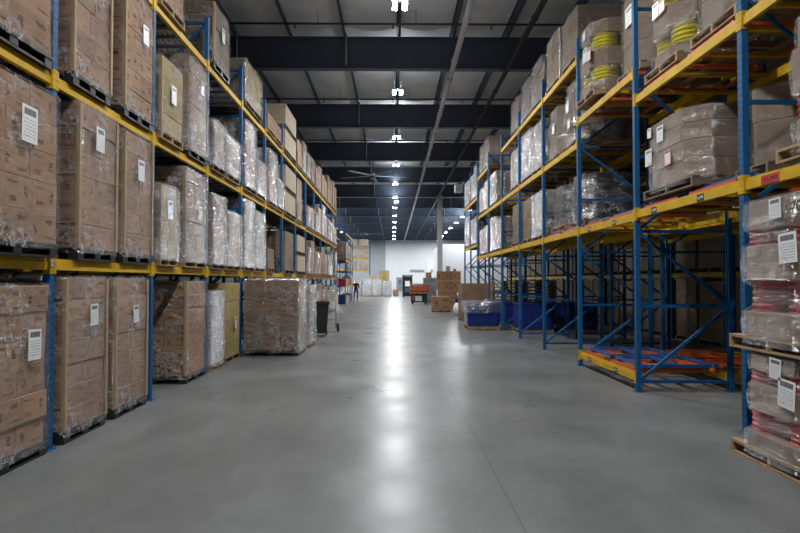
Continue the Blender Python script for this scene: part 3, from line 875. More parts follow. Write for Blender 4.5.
# bay 2 second shelf (4.93)
z3 = 4.93 + CT
RR(2, z3, 10.80, 11.85, yl, 'tall film load with two bands of yellow reels, right high shelf', x=RX + .46, reelmat='yelreel', lab=((.05, .88, .96, 'label', 1.3), (.28, .82, .96, 'label_red', 1.2), (0, 1.28, .95, 'label', .8)))
RR(2, z3, 9.42, 10.42, [('oct', .97, .40), ('oct', .98, .42), ('oct', .97, .40), ('oct', .95, .22)], 'bulging grey carton load with tall label, right high shelf', x=RX + .74, lab=((.1, 1.0, .98, 'label', 1.6),))
# bay 2 first shelf: dark film loads deep in the rack
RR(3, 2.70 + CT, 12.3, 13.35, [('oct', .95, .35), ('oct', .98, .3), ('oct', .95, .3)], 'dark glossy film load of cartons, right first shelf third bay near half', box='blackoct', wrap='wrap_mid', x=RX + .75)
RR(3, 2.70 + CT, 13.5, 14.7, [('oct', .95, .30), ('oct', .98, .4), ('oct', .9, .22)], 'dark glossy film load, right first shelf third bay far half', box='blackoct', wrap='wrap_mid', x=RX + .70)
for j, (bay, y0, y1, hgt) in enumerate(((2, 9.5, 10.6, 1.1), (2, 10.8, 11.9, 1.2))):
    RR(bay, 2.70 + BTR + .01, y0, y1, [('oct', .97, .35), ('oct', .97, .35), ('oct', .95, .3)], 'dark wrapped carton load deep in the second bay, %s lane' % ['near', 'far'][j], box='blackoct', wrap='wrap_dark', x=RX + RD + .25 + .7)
# bay 3 second shelf
RR(3, 4.47 + BTR + .01, 12.3, 13.45, [('oct', .95, .3), ('oct', .99, .35), ('oct', .96, .45), ('oct', .9, .2)], 'bulging shiny film load with labels, right second shelf third bay near half', wrap='wrap_mid', lab=((-.1, .95, .96, 'label', 1.1), (.05, .55, .99, 'label_red', 1.1)))
RR(3, 4.47 + BTR + .01, 13.6, 14.75, [('oct', .97, .4), ('oct', .99, .4), ('oct', .96, .3)], 'green banded shiny film load, right second shelf third bay far half', wrap='wrap_mid', lab=((.1, .75, .99, 'label', 1.1),))
def RC(bay, lev, half, hgt, desc, mat, wrap='wrap_white', **k):
    z = (RL[bay][lev - 1] + BTR + .005) if lev else 0
    a = rposts[bay]; y0 = a + .15 + half * 1.30
    W = 1.15
    k.setdefault('layers', 4); k.setdefault('cols', 2); k.setdefault('pallet', 'wood')
    carton_load('%s, right rack %s, %s half of %s bay' % (desc, LEVN[lev], ['near', 'far'][half], ORD[bay]), RX + .58 - k.pop('dx', 0), y0 + W / 2, z, W, 1.12, hgt, mat, wrap=wrap, side=1, rows=1, group='wrapped loads in the right rack', **k)
for half in range(2):
    RC(0, 2, half, 1.2, 'brown cartons above the picture edge', 'dull', 'wrap_clear')
for bay, half in ((3, 0), (3, 1), (4, 0), (4, 1), (5, 0), (7, 0), (7, 1)):
    RC(bay, 3, half, R.uniform(1.05, 1.3), 'brown cartons in thin film', 'dull' if bay < 5 else 'brown2', 'wrap_clear' if bay < 4 else 'wrap_mid')
for bay, half in ((4, 0), (4, 1), (5, 0), (6, 1), (7, 0), (7, 1)):
    RC(bay, 2, half, R.uniform(1.05, 1.42), 'silvery wrapped cartons', 'greybrown', 'wrap_white')
for bay, half in ((4, 0), (6, 0), (6, 1), (7, 0), (7, 1)):
    RC(bay, 1, half, R.uniform(1.0, 1.45), 'white wrapped load', 'pale' if half else 'brown2', 'wrap_white')
RC(4, 1, 1, 1.25, 'dark brown carton load', 'dull', None)
RC(5, 1, 0, 1.3, 'dark brown carton load', 'dull', None)
for bay in (1, 2, 3, 4):    # dim loads behind, in the depth of the rack
    for lev in (1, 2):
        for half in range(2):
            zz_ = [q for q in RL[bay] if q > 1]
            if bay == 2 and lev == 1: continue
            z = zz_[lev - 1] + BTR + .005
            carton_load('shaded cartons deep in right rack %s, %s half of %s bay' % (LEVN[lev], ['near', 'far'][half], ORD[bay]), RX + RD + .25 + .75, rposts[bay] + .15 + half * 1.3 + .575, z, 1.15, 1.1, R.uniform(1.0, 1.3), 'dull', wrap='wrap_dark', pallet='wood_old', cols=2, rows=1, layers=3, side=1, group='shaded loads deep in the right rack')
# far right section loads
for i in range(2):
    for li, z in enumerate((3.3, 5.4)):
        for half in range(2):
            carton_load('silvery load, last right rack section, %s shelf, %s half of %s bay' % (['lower', 'upper'][li], ['near', 'far'][half], ORD[i]), RX + .55, far_ys[i] + .66 + half * 1.1, z + BT + .002, 1.0, 1.1, R.uniform(1.2, 1.6), R.choice(['pale', 'dull', 'brown2']), wrap='wrap_white', pallet='wood', cols=2, rows=1, layers=4, side=1, group='loads in the last right rack section')

# the next row of goods standing back to back with the push-back rack closes the view
rackD = thing('pallet_rack', 'dark rack standing back to back behind the right push-back rack', 'rack', (8.3, 3.52, 0))
dys = [3.52 + 2.85 * k for k in range(-1, 15)]
for y in dys: frame(rackD, y, 8.3, 9.37, 7.0, 6, -1)
for a, b in zip(dys, dys[1:]):
    for z in (1.87, 3.75, 5.6): beam(rackD, 8.3, a, b, z, -1, front=False); beam(rackD, 9.37, a, b, z, 1, front=False); deck(rackD, 8.3, 9.37, a, b, z + BT - .001)
place_children(rackD)
for bi in range(15):
    for li, z in enumerate((0, 1.87 + BT + .001, 3.75 + BT + .001, 5.6 + BT + .001)):
        for half in range(2):
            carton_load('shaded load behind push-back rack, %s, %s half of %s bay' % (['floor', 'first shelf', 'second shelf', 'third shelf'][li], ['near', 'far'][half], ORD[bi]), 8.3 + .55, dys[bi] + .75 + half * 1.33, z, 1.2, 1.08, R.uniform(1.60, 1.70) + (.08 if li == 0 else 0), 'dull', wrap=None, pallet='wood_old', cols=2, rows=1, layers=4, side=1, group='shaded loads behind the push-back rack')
# floor, right rack depth: dark totes, pallets
def bulk_bin(label, x, y, liner=True, rz=0.0, W=1.12, D=1.12, H=.82):
    root = thing('bulk_bin', label, 'bulk container', (x, y, 0), rz, 'blue bulk bins at right')
    add_pallet(root, 'wood', D, W)
    m = MB(); t = .03; z0 = .13
    def ringr(o, z): return ring(W / 2 - o, D / 2 - o, z, 40, 0, 0, .08)
    rg = [ringr(0.02, z0), ringr(0, z0 + .1), ringr(0, z0 + H - .08), ringr(-.03, z0 + H - .06), ringr(-.03, z0 + H), ringr(.04, z0 + H), ringr(.05, z0 + .12)]
    m.rings(rg, capbot=True, captop=True, smooth=False)
    m.build('bin_body', M['bluebin'], root)
    for i in range(5):
        y_ = -D / 2 + D * (i + .5) / 5
        MB().box(W / 2, W / 2 + .02, y_ - .03, y_ + .03, z0 + .1, z0 + H - .1).build('rib', M['bluebin'], root)
        MB().box(-W / 2 + W * (i + .5) / 5 - .03, -W / 2 + W * (i + .5) / 5 + .03, -D / 2 - .02, -D / 2, z0 + .1, z0 + H - .1).build('rib', M['bluebin'], root)
    if liner:
        n = 48; rg = []
        for k, (o, z) in enumerate(((-.07, z0 + H - .34), (-.075, z0 + H - .16), (-.05, z0 + H + .02), (0.02, z0 + H + .05), (.10, z0 + H - .02), (.16, z0 + H - .16))):
            r_ = ring(W / 2 - o, D / 2 - o, z, n, 5.5 + k * .4 + x, .09, .1)
            rg.append([(p[0], p[1], p[2] + (.06 if k < 5 else .22) * mnoise.noise(Vector((p[0] * 5, p[1] * 5, k)))) for p in r_])
        MB().rings(rg).build('liner_bag', M['wrap_mid'], root)
    return root
bulk_bin('open blue bulk bin with clear liner bag at right aisle edge', 3.15, 21.4, True)
bulk_bin('blue wrapped bin inside the right rack beside the lined bin', 4.62, 19.85, False, H=.86)
bulk_bin('blue bin deepest inside the right rack', 6.05, 19.85, False, H=.86)
bulk_bin('blue bin behind the lined bin under the rack', 4.62, 22.4, False, H=.80)
# stacks of empty pallets
def pallet_stack(label, x, y, n, z=0.0):
    for q in range(n):
        rt = thing('wooden_pallet', '%s wooden pallet from the floor in the stack %s' % (ORD[q], label), 'pallet', (x + R.uniform(-.02, .02), y + R.uniform(-.02, .02), z + q * .132), PI / 2 + R.uniform(-.02, .02), 'empty pallets under the right rack')
        add_pallet(rt, 'wood', 1.15, 1.05)
pallet_stack('left under the right rack', 4.5, 24.3, 13)
pallet_stack('deep under the right rack', 5.9, 24.3, 13)
# tall brown bulk carton
root = thing('bulk_carton', 'tall brown bulk box on wood pallet beside blue bin', 'box', (3.72, 27.1 + .55 - 1.2, 0), 0.06)
root.location = (3.56, 25.62, 0)
add_pallet(root, 'wood', 1.0, 1.4)
m = MB(); W2, D2 = 1.4, .95
for (a, b, c, d) in ((-W2 / 2, W2 / 2, -D2 / 2, -D2 / 2 + .012), (-W2 / 2, W2 / 2, D2 / 2 - .012, D2 / 2), (-W2 / 2, -W2 / 2 + .012, -D2 / 2 + .012, D2 / 2 - .012), (W2 / 2 - .012, W2 / 2, -D2 / 2 + .012, D2 / 2 - .012)):
    m.box(a, b, c, d, .13, 1.60)
m.box(-W2 / 2 + .012, W2 / 2 - .012, -D2 / 2 + .012, D2 / 2 - .012, .13, 1.3)
m.build('box_walls', M['plywood'], root)
MB().box(-W2 / 2 - .01, W2 / 2 + .01, -D2 / 2 - .06, -D2 / 2 - .003, .14, .20).build('bottom_flap', M['plywood'], root)

# ------------------------------------------------------------------ mid-distance things
def single_box(label, x, y, z, w, d, h, mat='brown', rz=0.0, group=None, name='carton', band=False):
    o = MB().box(-w / 2, w / 2, -d / 2, d / 2, 0, h, tint=R.random()).build(name, M[mat], None, (x, y, z), rz, bevel=.006)
    tag(o, label, 'box', group)
    MB().box(-.03, .03, -d / 2 - .002, d / 2 + .002, h, h + .002).build('tape', M['board'], o)
    return o
# large carton on pallet and the pile of cartons
rt = thing('wooden_pallet', 'low dark pallet under the big carton at right of far aisle', 'pallet', (2.65, 33.4, 0), PI / 2); add_pallet(rt, 'wood_old', 1.0, .95)
single_box('big squat carton on low pallet in far aisle', 2.65, 33.4, .132, .96, .9, .72, 'brown', name='carton')
for r_ in range(4):
    n = 3 if r_ else 3
    for q in range(n):
        w = .47
        if r_ == 0 and q == 2: pass
        single_box('brown carton in far pile, %s row up, %s from the left' % (ORD[r_], ORD[q]), 2.90 + q * (w + .01) + (.1 if r_ == 1 else 0), 36.5, r_ * .575, w, .6, .57, 'brown', group='cartons in the far pile')
single_box('small dark screen box on top of the far carton pile', 3.35, 36.5, 4 * .575, .25, .2, .30, 'greystack', name='small_box')
single_box('pink packet on top of the far carton pile', 3.75, 36.5, 4 * .575, .16, .2, .14, 'redmark', name='packet')
carton_load('grey wrapped stack behind the orange crate in far aisle', 2.95, 48, 0, 1.0, 1.0, 1.95, 'greystack', wrap='wrap_mid', pallet='wood', cols=2, rows=1, layers=5, side=-1)
single_box('lone brown carton on top of the grey wrapped stack', 2.85, 48, 1.97, .45, .4, .42, 'brown')
# blue drum with white bag
o = MB(); o.lathe([(0, 0), (.28, 0), (.29, .1), (.30, .4), (.29, .8), (.30, .82), (.27, .84), (0, .84)], 24)
dr = tag(o.build('drum', M['bluebin'], None, (3.42, 30.3, .0)), 'blue drum standing between carton pile and brown bulk box', 'drum')
MB().lathe([(.305, .30), (.315, .32), (.305, .34)], 24).build('hoop', M['white'], dr)
m = MB(); rg = []
for k in range(9):
    t_ = k / 8; rr = .26 * math.sin(PI * (0.12 + .80 * t_)) ** .6
    rg.append([(rr * math.cos(a * PI / 10) * (1 + .15 * mnoise.noise(Vector((k * .7, a * .6, 1)))), rr * math.sin(a * PI / 10) * (1 + .15 * mnoise.noise(Vector((k * .7, a * .6, 4)))), t_ * .62) for a in range(20)])
m.rings(rg, captop=True, capbot=True)
tag(m.build('white_sack', M['white'], None, (3.2, 29.5, 0)), 'white plastic sack on the floor before the blue drum', 'sack')
m = MB(); rg = []
for k in range(7):
    t_ = k / 6; rr = .2 * math.sin(PI * (0.15 + .75 * t_)) ** .7
    rg.append([(rr * math.cos(a * PI / 8), rr * math.sin(a * PI / 8), t_ * .35) for a in range(16)])
m.rings(rg, captop=True, capbot=True)
tag(m.build('white_bag', M['white'], None, (3.42, 30.3, .842)), 'white bag lying on top of the blue drum', 'sack')

# low lift truck with orange banded crate
def wheel(parent, x, y, z, r, w, name='wheel', mat='black'):
    return MB().tube((-w / 2, 0, 0), (w / 2, 0, 0), r, n=20).build(name, M[mat], parent, (x, y, z))
tr = thing('pallet_truck', 'low black lift truck carrying the orange banded crate', 'truck', (1.93, 44.3, 0))
m = MB(); m.box(-.6, .6, -.1, .35, .12, .72); m.box(-.62, .62, -.2, .45, .72, .78); m.build('chassis', M['black'], tr, bevel=.03)
m = MB(); m.box(-.30, .20, -.125, -.10, .22, .60); m.build('white_panel', M['white'], tr, bevel=.01)
m = MB(); m.box(-.50, -.36, -.14, -.10, .30, .66); m.build('orange_lamp', M['orange'], tr)
for s_ in (-1, 1):
    MB().box(s_ * .35 - .09, s_ * .35 + .09, .35, 1.3, .72, .78).build('fork', M['galv'], tr)
    wheel(tr, s_ * .48, -.05, .13, .13, .12); wheel(tr, s_ * .48, .4, .10, .10, .12)
    MB().box(s_ * .58 - .03, s_ * .58 + .03, .0, .06, .12, .75).build('side_bar', M['galv'], tr)
cr = thing('crate', 'wooden crate with orange red side panel riding on low truck', 'crate', (1.98, 44.7, .782))
m = MB()
for z in (0, .33, .62): m.box(-.72, .72, -.55, -.53, z, z + .10)
for z in (0, .33, .62): m.box(-.72, .72, .53, .55, z, z + .10)
for x in (-.72, .70): m.box(x, x + .02, -.53, .53, 0, .72)
for x in (-.71, -.02, .66): m.box(x, x + .06, -.53, -.50, 0, .72); m.box(x, x + .06, .50, .53, 0, .72)
m.box(-.70, .70, -.50, .50, 0, .03)
m.build('crate_frame', M['wood'], cr)
MB().box(-.60, .60, -.565, -.551, .16, .56).build('orange_panel', M['orange'], cr)
MB().box(-.68, .66, -.48, .48, .05, .60).build('contents', M['plastic_black'], cr)
# reach truck
rt = thing('reach_truck', 'black stand-up reach truck parked near the far wall', 'forklift', (1.5, 62, 0))
m = MB(); m.box(-.5, .5, -.3, .6, .12, 1.15); m.box(-.5, -.25, -.3, .3, 1.15, 1.7); m.box(.25, .5, -.3, .3, 1.15, 1.7); m.box(-.5, .5, -.28, .6, 1.7, 2.2); m.build('body', M['black'], rt, bevel=.06)
for s_ in (-1, 1):
    MB().box(s_ * .46 - .06, s_ * .46 + .06, .6, .72, .05, 2.3).build('mast_rail', M['steel_dark'], rt)
    MB().box(s_ * .45 - .04, s_ * .45 + .04, -.25, -.17, 1.15, 2.25).build('guard_post', M['black'], rt)
    MB().box(s_ * .42 - .06, s_ * .42 + .06, .7, 1.7, .04, .16).build('outrigger', M['steel_dark'], rt)
    wheel(rt, s_ * .42, .0, .14, .14, .12)
MB().box(-.55, .55, -.3, .72, 2.25, 2.33).build('overhead_guard', M['black'], rt, bevel=.02)
MB().box(-.42, .42, .64, .68, 1.9, 2.05).build('mast_cross_bar', M['steel_dark'], rt)
MB().box(-.30, .30, -.34, -.30, .55, 1.0).build('seat_pad', M['steel_dark'], rt)
# black wheeled bin and hand truck beside the left rack
wb = thing('wheeled_bin', 'black wheeled bin standing behind the aisle loads at left', 'bin', (-2.30, 18.7, 0), .15)
m = MB(); rg = []
for o_, z in ((.07, .10), (.03, .5), (0, .98), (-.03, .985), (-.03, 1.05), (.03, 1.05), (.05, .6)):
    rg.append(ring(.29 - o_, .36 - o_, z, 32, 0, 0, .06))
m.rings(rg, capbot=True, captop=True, smooth=False).build('bin_body', M['black'], wb)
MB().box(-.31, .31, -.39, .36, 1.05, 1.09).build('lid', M['plastic_black'], wb, bevel=.015)
MB().tube((-.22, .44, 1.02), (.22, .44, 1.02), .016).build('handle', M['plastic_black'], wb)
for s_ in (-1, 1): wheel(wb, s_ * .24, .32, .10, .10, .05)
ht = thing('hand_truck', 'tan hand truck with dark wheels leaning beside the wheeled bin', 'hand truck', (-2.12, 20.3, 0), .2)
m = MB()
for s_ in (-1, 1): m.tube((s_ * .2, 0, .12), (s_ * .2, .12, 1.30), .018)
m.tube((-.2, .12, 1.30), (.2, .12, 1.30), .018)
for z in (.4, .75, 1.05): m.tube((-.2, .1 * z, z), (.2, .1 * z, z), .012)
m.build('frame', M['wood'], ht)
MB().box(-.22, .22, -.28, .0, .012, .03).build('toe_plate', M['wood'], ht)
for s_ in (-1, 1): wheel(ht, s_ * .27, .04, .14, .14, .06)

# second left run with small goods, and far racks
rt = thing('pallet_rack', 'far left blue rack with small coloured bins beyond the long rack', 'rack', (LX, 43.8, 0))
ys2 = [43.8, 46.3, 48.8, 51.3]
for y in ys2: frame(rt, y, LX, LX - 1.07, 5.9, 5, 1)
for a, b in zip(ys2, ys2[1:]):
    for z in (1.3, 3.2, 5.2):
        beam(rt, LX, a, b, z, 1); beam(rt, LX - 1.07, a, b, z, -1, front=False); deck(rt, LX, LX - 1.07, a, b, z + BT - .001)
place_children(rt)
def tote(label, x, y, z, mat, w=.5, d=.38, h=.34, g=None):
    m = MB(); rg = []
    for o_, zz in ((.03, 0), (0, h - .03), (-.015, h - .03), (-.015, h), (.01, h), (.035, .02)):
        rg.append(ring(w / 2 - o_, d / 2 - o_, zz, 20, 0, 0, .03))
    m.rings(rg, capbot=True, captop=True, smooth=False)
    return tag(m.build('tote', M[mat], None, (x, y, z)), label, 'tote', g)
cols_ = [('blue', 'bluebin'), ('red', 'red'), ('grey', 'galv'), ('yellow', 'yelreel'), ('black', 'plastic_black')]
for bi in range(3):
    for li, z in enumerate((0.0, 1.3 + BT + .002)):
        for q in range(4):
            cname, cm = cols_[(bi * 2 + q + li) % 5]
            tote('%s tote, far left rack %s, %s bay, %s from its near post' % (cname, ['floor', 'lower shelf'][li], ORD[bi], ORD[q]), LX - .25, ys2[bi] + .35 + q * .58, z, cm, .6, .45, R.uniform(.4, .7), 'coloured totes in the far left rack')
    for h in range(2):
        for lz, nm in ((3.2, 'middle'),):
            carton_load('pale carton load, far left rack %s shelf, %s half of %s bay' % (nm, ['near', 'far'][h], ORD[bi]), LX - .5, ys2[bi] + .66 + h * 1.18, lz + BT + .002, 1.05, 1.05, R.uniform(.9, 1.4), R.choice(['brown', 'pale', 'redmark']), wrap=None, pallet='wood', cols=2, rows=1, layers=2, group='loads in the far left rack')
# cross rack facing the camera
rk = thing('pallet_rack', 'yellow beamed rack facing the camera near the far wall at left', 'rack', (-5.5, 70, 0))
def xframe(root, x, y0, y1, h):
    m = MB(); n = 5; st = (h - .3) / n
    for i in range(n + 1):
        z = .15 + i * st; m.bar((x, y0 + .04, z), (x, y1 - .04, z), .035, .045)
        if i < n: m.bar((x, y0 + .04, z + .03), (x, y1 - .04, z + st - .03), .03, .04)
    f = m.build('upright_frame', M['blue'], root)
    inst('post', get_post(h), f, (x, y0, 0), -PI / 2); inst('post', get_post(h), f, (x, y1, 0), PI / 2)
xs = [-11.2, -8.35, -5.5, -2.72]
for x in xs: xframe(rk, x, 70, 71.07, 6.3)
for a, b in zip(xs, xs[1:]):
    for z in (2.95, 4.3, 5.6):
        for y in (70, 71.07):
            MB().box(a + .046, b - .046, y - .025, y + .025, z - .06, z + .06).build('beam', M['yellow'], rk)
for ch in rk.children: ch.location = Vector(ch.location) - rk.location
for bi in range(2, 3):
    for li, z in enumerate((2.95, 4.3)):
        for q in range(2):
            carton_load('pale carton load, cross rack %s shelf, %s half' % (['lower', 'middle'][li], ['left', 'right'][q]), xs[bi] + .75 + q * 1.3, 70.55, z + .062, 1.0, 1.1, 1.02, 'pale', wrap='wrap_clear', pallet='wood', cols=3, rows=3, layers=3, side=-1, rz=-PI / 2, group='loads in the cross rack')
for q in range(2):
    carton_load('pale carton load on top shelf of cross rack, %s half' % ['left', 'right'][q], xs[2] + .75 + q * 1.3, 70.55, 5.6 + .062, 1.0, 1.1, .9, 'pale', wrap='wrap_clear', pallet='wood', cols=3, rows=3, layers=3, side=-1, rz=-PI / 2, group='loads in the cross rack')
# white wrapped carton pile in front of the far wall
for q in range(5):
    carton_load('white wrapped load in far floor row, %s from the left' % ORD[q], -4.6 + q * .93, 66.0, 0, .88, 1.0, 1.75 if q < 4 else 1.6, 'whitebox', wrap='wrap_mid', pallet='wood', cols=2, rows=2, layers=3, side=-1, rz=-PI / 2 * 0, group='white loads in the far floor row') if False else \
    carton_load('white wrapped load in far floor row, %s from the left' % ORD[q], -5.05 + q * 1.10, 66.0, 0, .97, .98, 1.85 if q < 4 else 1.7, 'whitebox', wrap='wrap_mid', pallet='wood', cols=2, rows=2, layers=3, side=-1, rz=-PI / 2, group='white loads in the far floor row')
for q in range(2):
    carton_load('tan cartons behind the white floor row, %s of two' % ['left', 'right'][q], -2.35 + q * 1.35, 69.0, 0, 1.2, 1.1, 2.4 + .5 * q, 'tan' if q else 'pale', wrap=None, pallet='wood', cols=3, rows=3, layers=5, side=-1, rz=-PI / 2, group='tan loads behind the far floor row')
single_box('small brown carton beside the far white row', .30, 68, 0, .6, .5, .75, 'brown')

# ------------------------------------------------------------------ person
def skin_body(joints, edges, radii, name, mat, parent=None, lv=2):
    me = bpy.data.meshes.new(name); me.from_pydata(joints, edges, [])
    o = bpy.data.objects.new(name, me); C.objects.link(o)
    if parent: o.parent = parent
    md = o.modifiers.new('skin', 'SKIN'); md.use_smooth_shade = True
    sv = me.skin_vertices[0].data if me.skin_vertices else None
    if sv is None:
        bpy.context.view_layer.objects.active = o
        bpy.context.view_layer.update(); sv = me.skin_vertices[0].data
    for i, r in enumerate(radii):
        sv[i].radius = r if isinstance(r, tuple) else (r, r); sv[i].use_root = (i == 0)
    sb = o.modifiers.new('sub', 'SUBSURF'); sb.levels = lv; sb.render_levels = lv
    dg = bpy.context.evaluated_depsgraph_get(); dg.update()
    me2 = bpy.data.meshes.new_from_object(o.evaluated_get(dg))
    o.modifiers.clear(); o.data = me2
    me2.materials.clear()
    me2.materials.append(mat)
    return o
pj = [(0, 0, .95), (0, 0, 1.10), (0, .01, 1.30), (0, .01, 1.44), (0, .0, 1.53), (0, -.015, 1.60), (0, -.02, 1.70),      # pelvis spine neck head
      (.10, 0, .90), (.11, -.02, .50), (.12, .02, .10), (.13, -.12, .04),
      (-.10, 0, .90), (-.12, .03, .50), (-.13, .06, .10), (-.14, -.08, .04),
      (.19, .01, 1.42), (.25, .02, 1.14), (.30, -.16, 1.02), (.31, -.22, 1.0),
      (-.19, .01, 1.42), (-.28, -.04, 1.18), (-.38, -.22, 1.22), (-.41, -.28, 1.23)]
pe = [(0, 1), (1, 2), (2, 3), (3, 4), (4, 5), (5, 6), (0, 7), (7, 8), (8, 9), (9, 10), (0, 11), (11, 12), (12, 13), (13, 14), (3, 15), (15, 16), (16, 17), (17, 18), (3, 19), (19, 20), (20, 21), (21, 22)]
pr = [(.15, .11), (.14, .10), (.16, .11), (.13, .09), .052, .085, .075, .088, .06, .042, .035, .088, .06, .042, .035, .06, .045, .033, .036, .06, .045, .033, .036]
person = skin_body(pj, pe, pr, 'person', M['skin'])
person.scale = (1.15, 1.15, 1.04); person.location = (-3.12, 50.6, 0.0); person.rotation_euler.z = .5
# cloth colours by height on the one continuous body
bm_ = person.data
for mt in (M['jeans'], M['blackcloth'], M['black'], M['hair']): bm_.materials.append(mt)
for p in bm_.polygons:
    c = p.center
    if c.z < .09: p.material_index = 3
    elif c.z < .98 and abs(c.x) < .26: p.material_index = 1
    elif c.z < 1.485 and not (abs(c.x) > .25 and c.y < -.12): p.material_index = 2
    elif c.z > 1.70 or (c.z > 1.60 and c.y > .02): p.material_index = 4
zmin = min(v.co.z for v in bm_.vertices); person.location.z = -zmin * 1.04
tag(person, 'person in black top and jeans standing by the far left rack', 'person')
for s_, px, py, pz in ((1, .31, -.22, 1.0), (-1, -.41, -.28, 1.23)):      # fingers
    for f in range(4):
        m = MB(); ox = (f - 1.5) * .018
        m.tube((px + ox, py - .01, pz - .005), (px + ox * 1.1, py - .07, pz - .02), .009, .008, n=8)
        m.tube((px + ox * 1.1, py - .07, pz - .02), (px + ox * 1.1, py - .10 + abs(f - 1.5) * .008, pz - .05), .008, .006, n=8)
        m.build('finger', M['skin'], person)
    MB().tube((px - s_ * .025, py, pz), (px - s_ * .05, py - .055, pz - .02), .010, .008, n=8).build('thumb', M['skin'], person)
MB().lathe([(0, -.012), (.012, -.008), (.014, 0), (0, .012)], 10).build('nose', M['skin'], person, (0, -.105, 1.635))

# ------------------------------------------------------------------ room
FY0, FY1, XL, XR = -8.0, 104.0, -12.5, 16.0
struct(MB().box(XL, XR, FY0, FY1, -.2, 0).build('floor', M['floor']))
def wall(name, a, b, c, d, z0, z1, m): return struct(MB().box(a, b, c, d, z0, z1).build(name, M[m]))
HZ = 10.25
wall('wall_left', XL - .2, XL, FY0, FY1, 0, HZ, 'wall_side')
wall('wall_right', XR, XR + .2, FY0, FY1, 0, HZ, 'wall_side')
wall('wall_back', XL - .2, XR + .2, FY0 - .2, FY0, 0, HZ, 'wall_side')
wall('wall_far', -1.3, XR + .2, FY1, FY1 + .2, 0, HZ, 'wall')
wf = wall('wall_far_left', XL - .2, -1.3, FY1, FY1 + .2, 0, HZ, 'wall_grey')
m = MB()
for i in range(36): x = XL + .1 + i * .31; m.box(x, x + .08, FY1 - .03, FY1 + .01, 0, HZ)
m.build('siding_rib', M['wall_grey'], wf)
wall('wall_office', 4.8, XR, 60.0, 72.0, 0, 5.4, 'wall')
wall('wall_partition', 4.2, 4.6, 74.0, 80.0, 0, 4.4, 'wall')
d1 = struct(MB().box(.68, 1.7, FY1 - .06, FY1, 0, 2.25).build('door_1', M['door']))
MB().box(1.0, 1.4, FY1 - .07, FY1 - .061, 1.2, 1.9).build('door_window', M['steel_dark'], d1)
m = MB(); m.box(.58, .68, FY1 - .1, FY1, 0, 2.35); m.box(1.7, 1.8, FY1 - .1, FY1, 0, 2.35); m.box(.68, 1.7, FY1 - .1, FY1, 2.25, 2.35)
struct(m.build('trim_1', M['wall_grey']))
struct(MB().box(3.0, 7.6, FY1 - .25, FY1 - .0, 3.4, 3.7).build('trim_2', M['wall_grey']))

# ceiling: draped insulation between purlins
m = MB(); PS = 1.8
x_first = .18 - PS * 7; nx = 16 * 6; xs_ = [x_first + PS * i / 6 for i in range(nx + 1)]
ysn = int((FY1 - FY0) / .22); rowsv = []
b0 = 0
for j in range(ysn + 1):
    y = FY0 + (FY1 - FY0) * j / ysn
    for i, x in enumerate(xs_):
        t_ = (i % 6) / 6
        sag = .10 * math.sin(PI * t_) ** .8 if t_ else 0
        z = 10.08 - sag + (.035 * mnoise.noise(Vector((x * .8, y * 1.6, 0))) + .02 * mnoise.noise(Vector((x * 1.5, y * 5, 3)))) * (1 if t_ else 0)
        m.v.append((x, y, z))
n_ = nx + 1
for j in range(ysn):
    for i in range(nx):
        a = j * n_ + i; m.face([a, a + n_, a + n_ + 1, a + 1], smooth=True)
ceil = struct(m.build('ceiling', M['insul']))
m = MB().box(x_first, xs_[-1], FY0, FY1, 10.26, 10.3).build('roof_sheet', M['steel_dark'], ceil)
for q in range(17):
    x = x_first + PS * q
    k = MB(); k.box(x - .006, x + .006, FY0, FY1, 9.80, 10.07); k.box(x, x + .07, FY0, FY1, 9.80, 9.812); k.box(x - .07, x, FY0, FY1, 10.058, 10.07)
    k.build('purlin', M['steel_dark'], ceil)
girders = [19.85 + 7.6 * k for k in range(-3, 12)]
for gi, y in enumerate(girders):
    if y > FY1: continue
    k = MB(); k.box(XL, XR, y - .007, y + .007, 8.77, 9.78); k.box(XL, XR, y - .14, y + .14, 8.74, 8.77); k.box(XL, XR, y - .14, y + .14, 9.78, 9.80)
    g = k.build('girder', M['steel_dark'], ceil)
    for q in range(0, 17, 2):
        x = x_first + PS * q + .9 * 0
        if XL < x < XR: MB().box(x - .03, x + .03, y - .10, y - .008, 8.77, 9.78).build('stiffener', M['steel_dark'], g)
    for x in (-1.55 - 3.6, -1.55, 2.0 + 3.6):
        MB().tube((x, y - .155, 8.85), (x, y - .155, 9.9), .022, n=8).build('drop_conduit', M['pipe_white'], g)

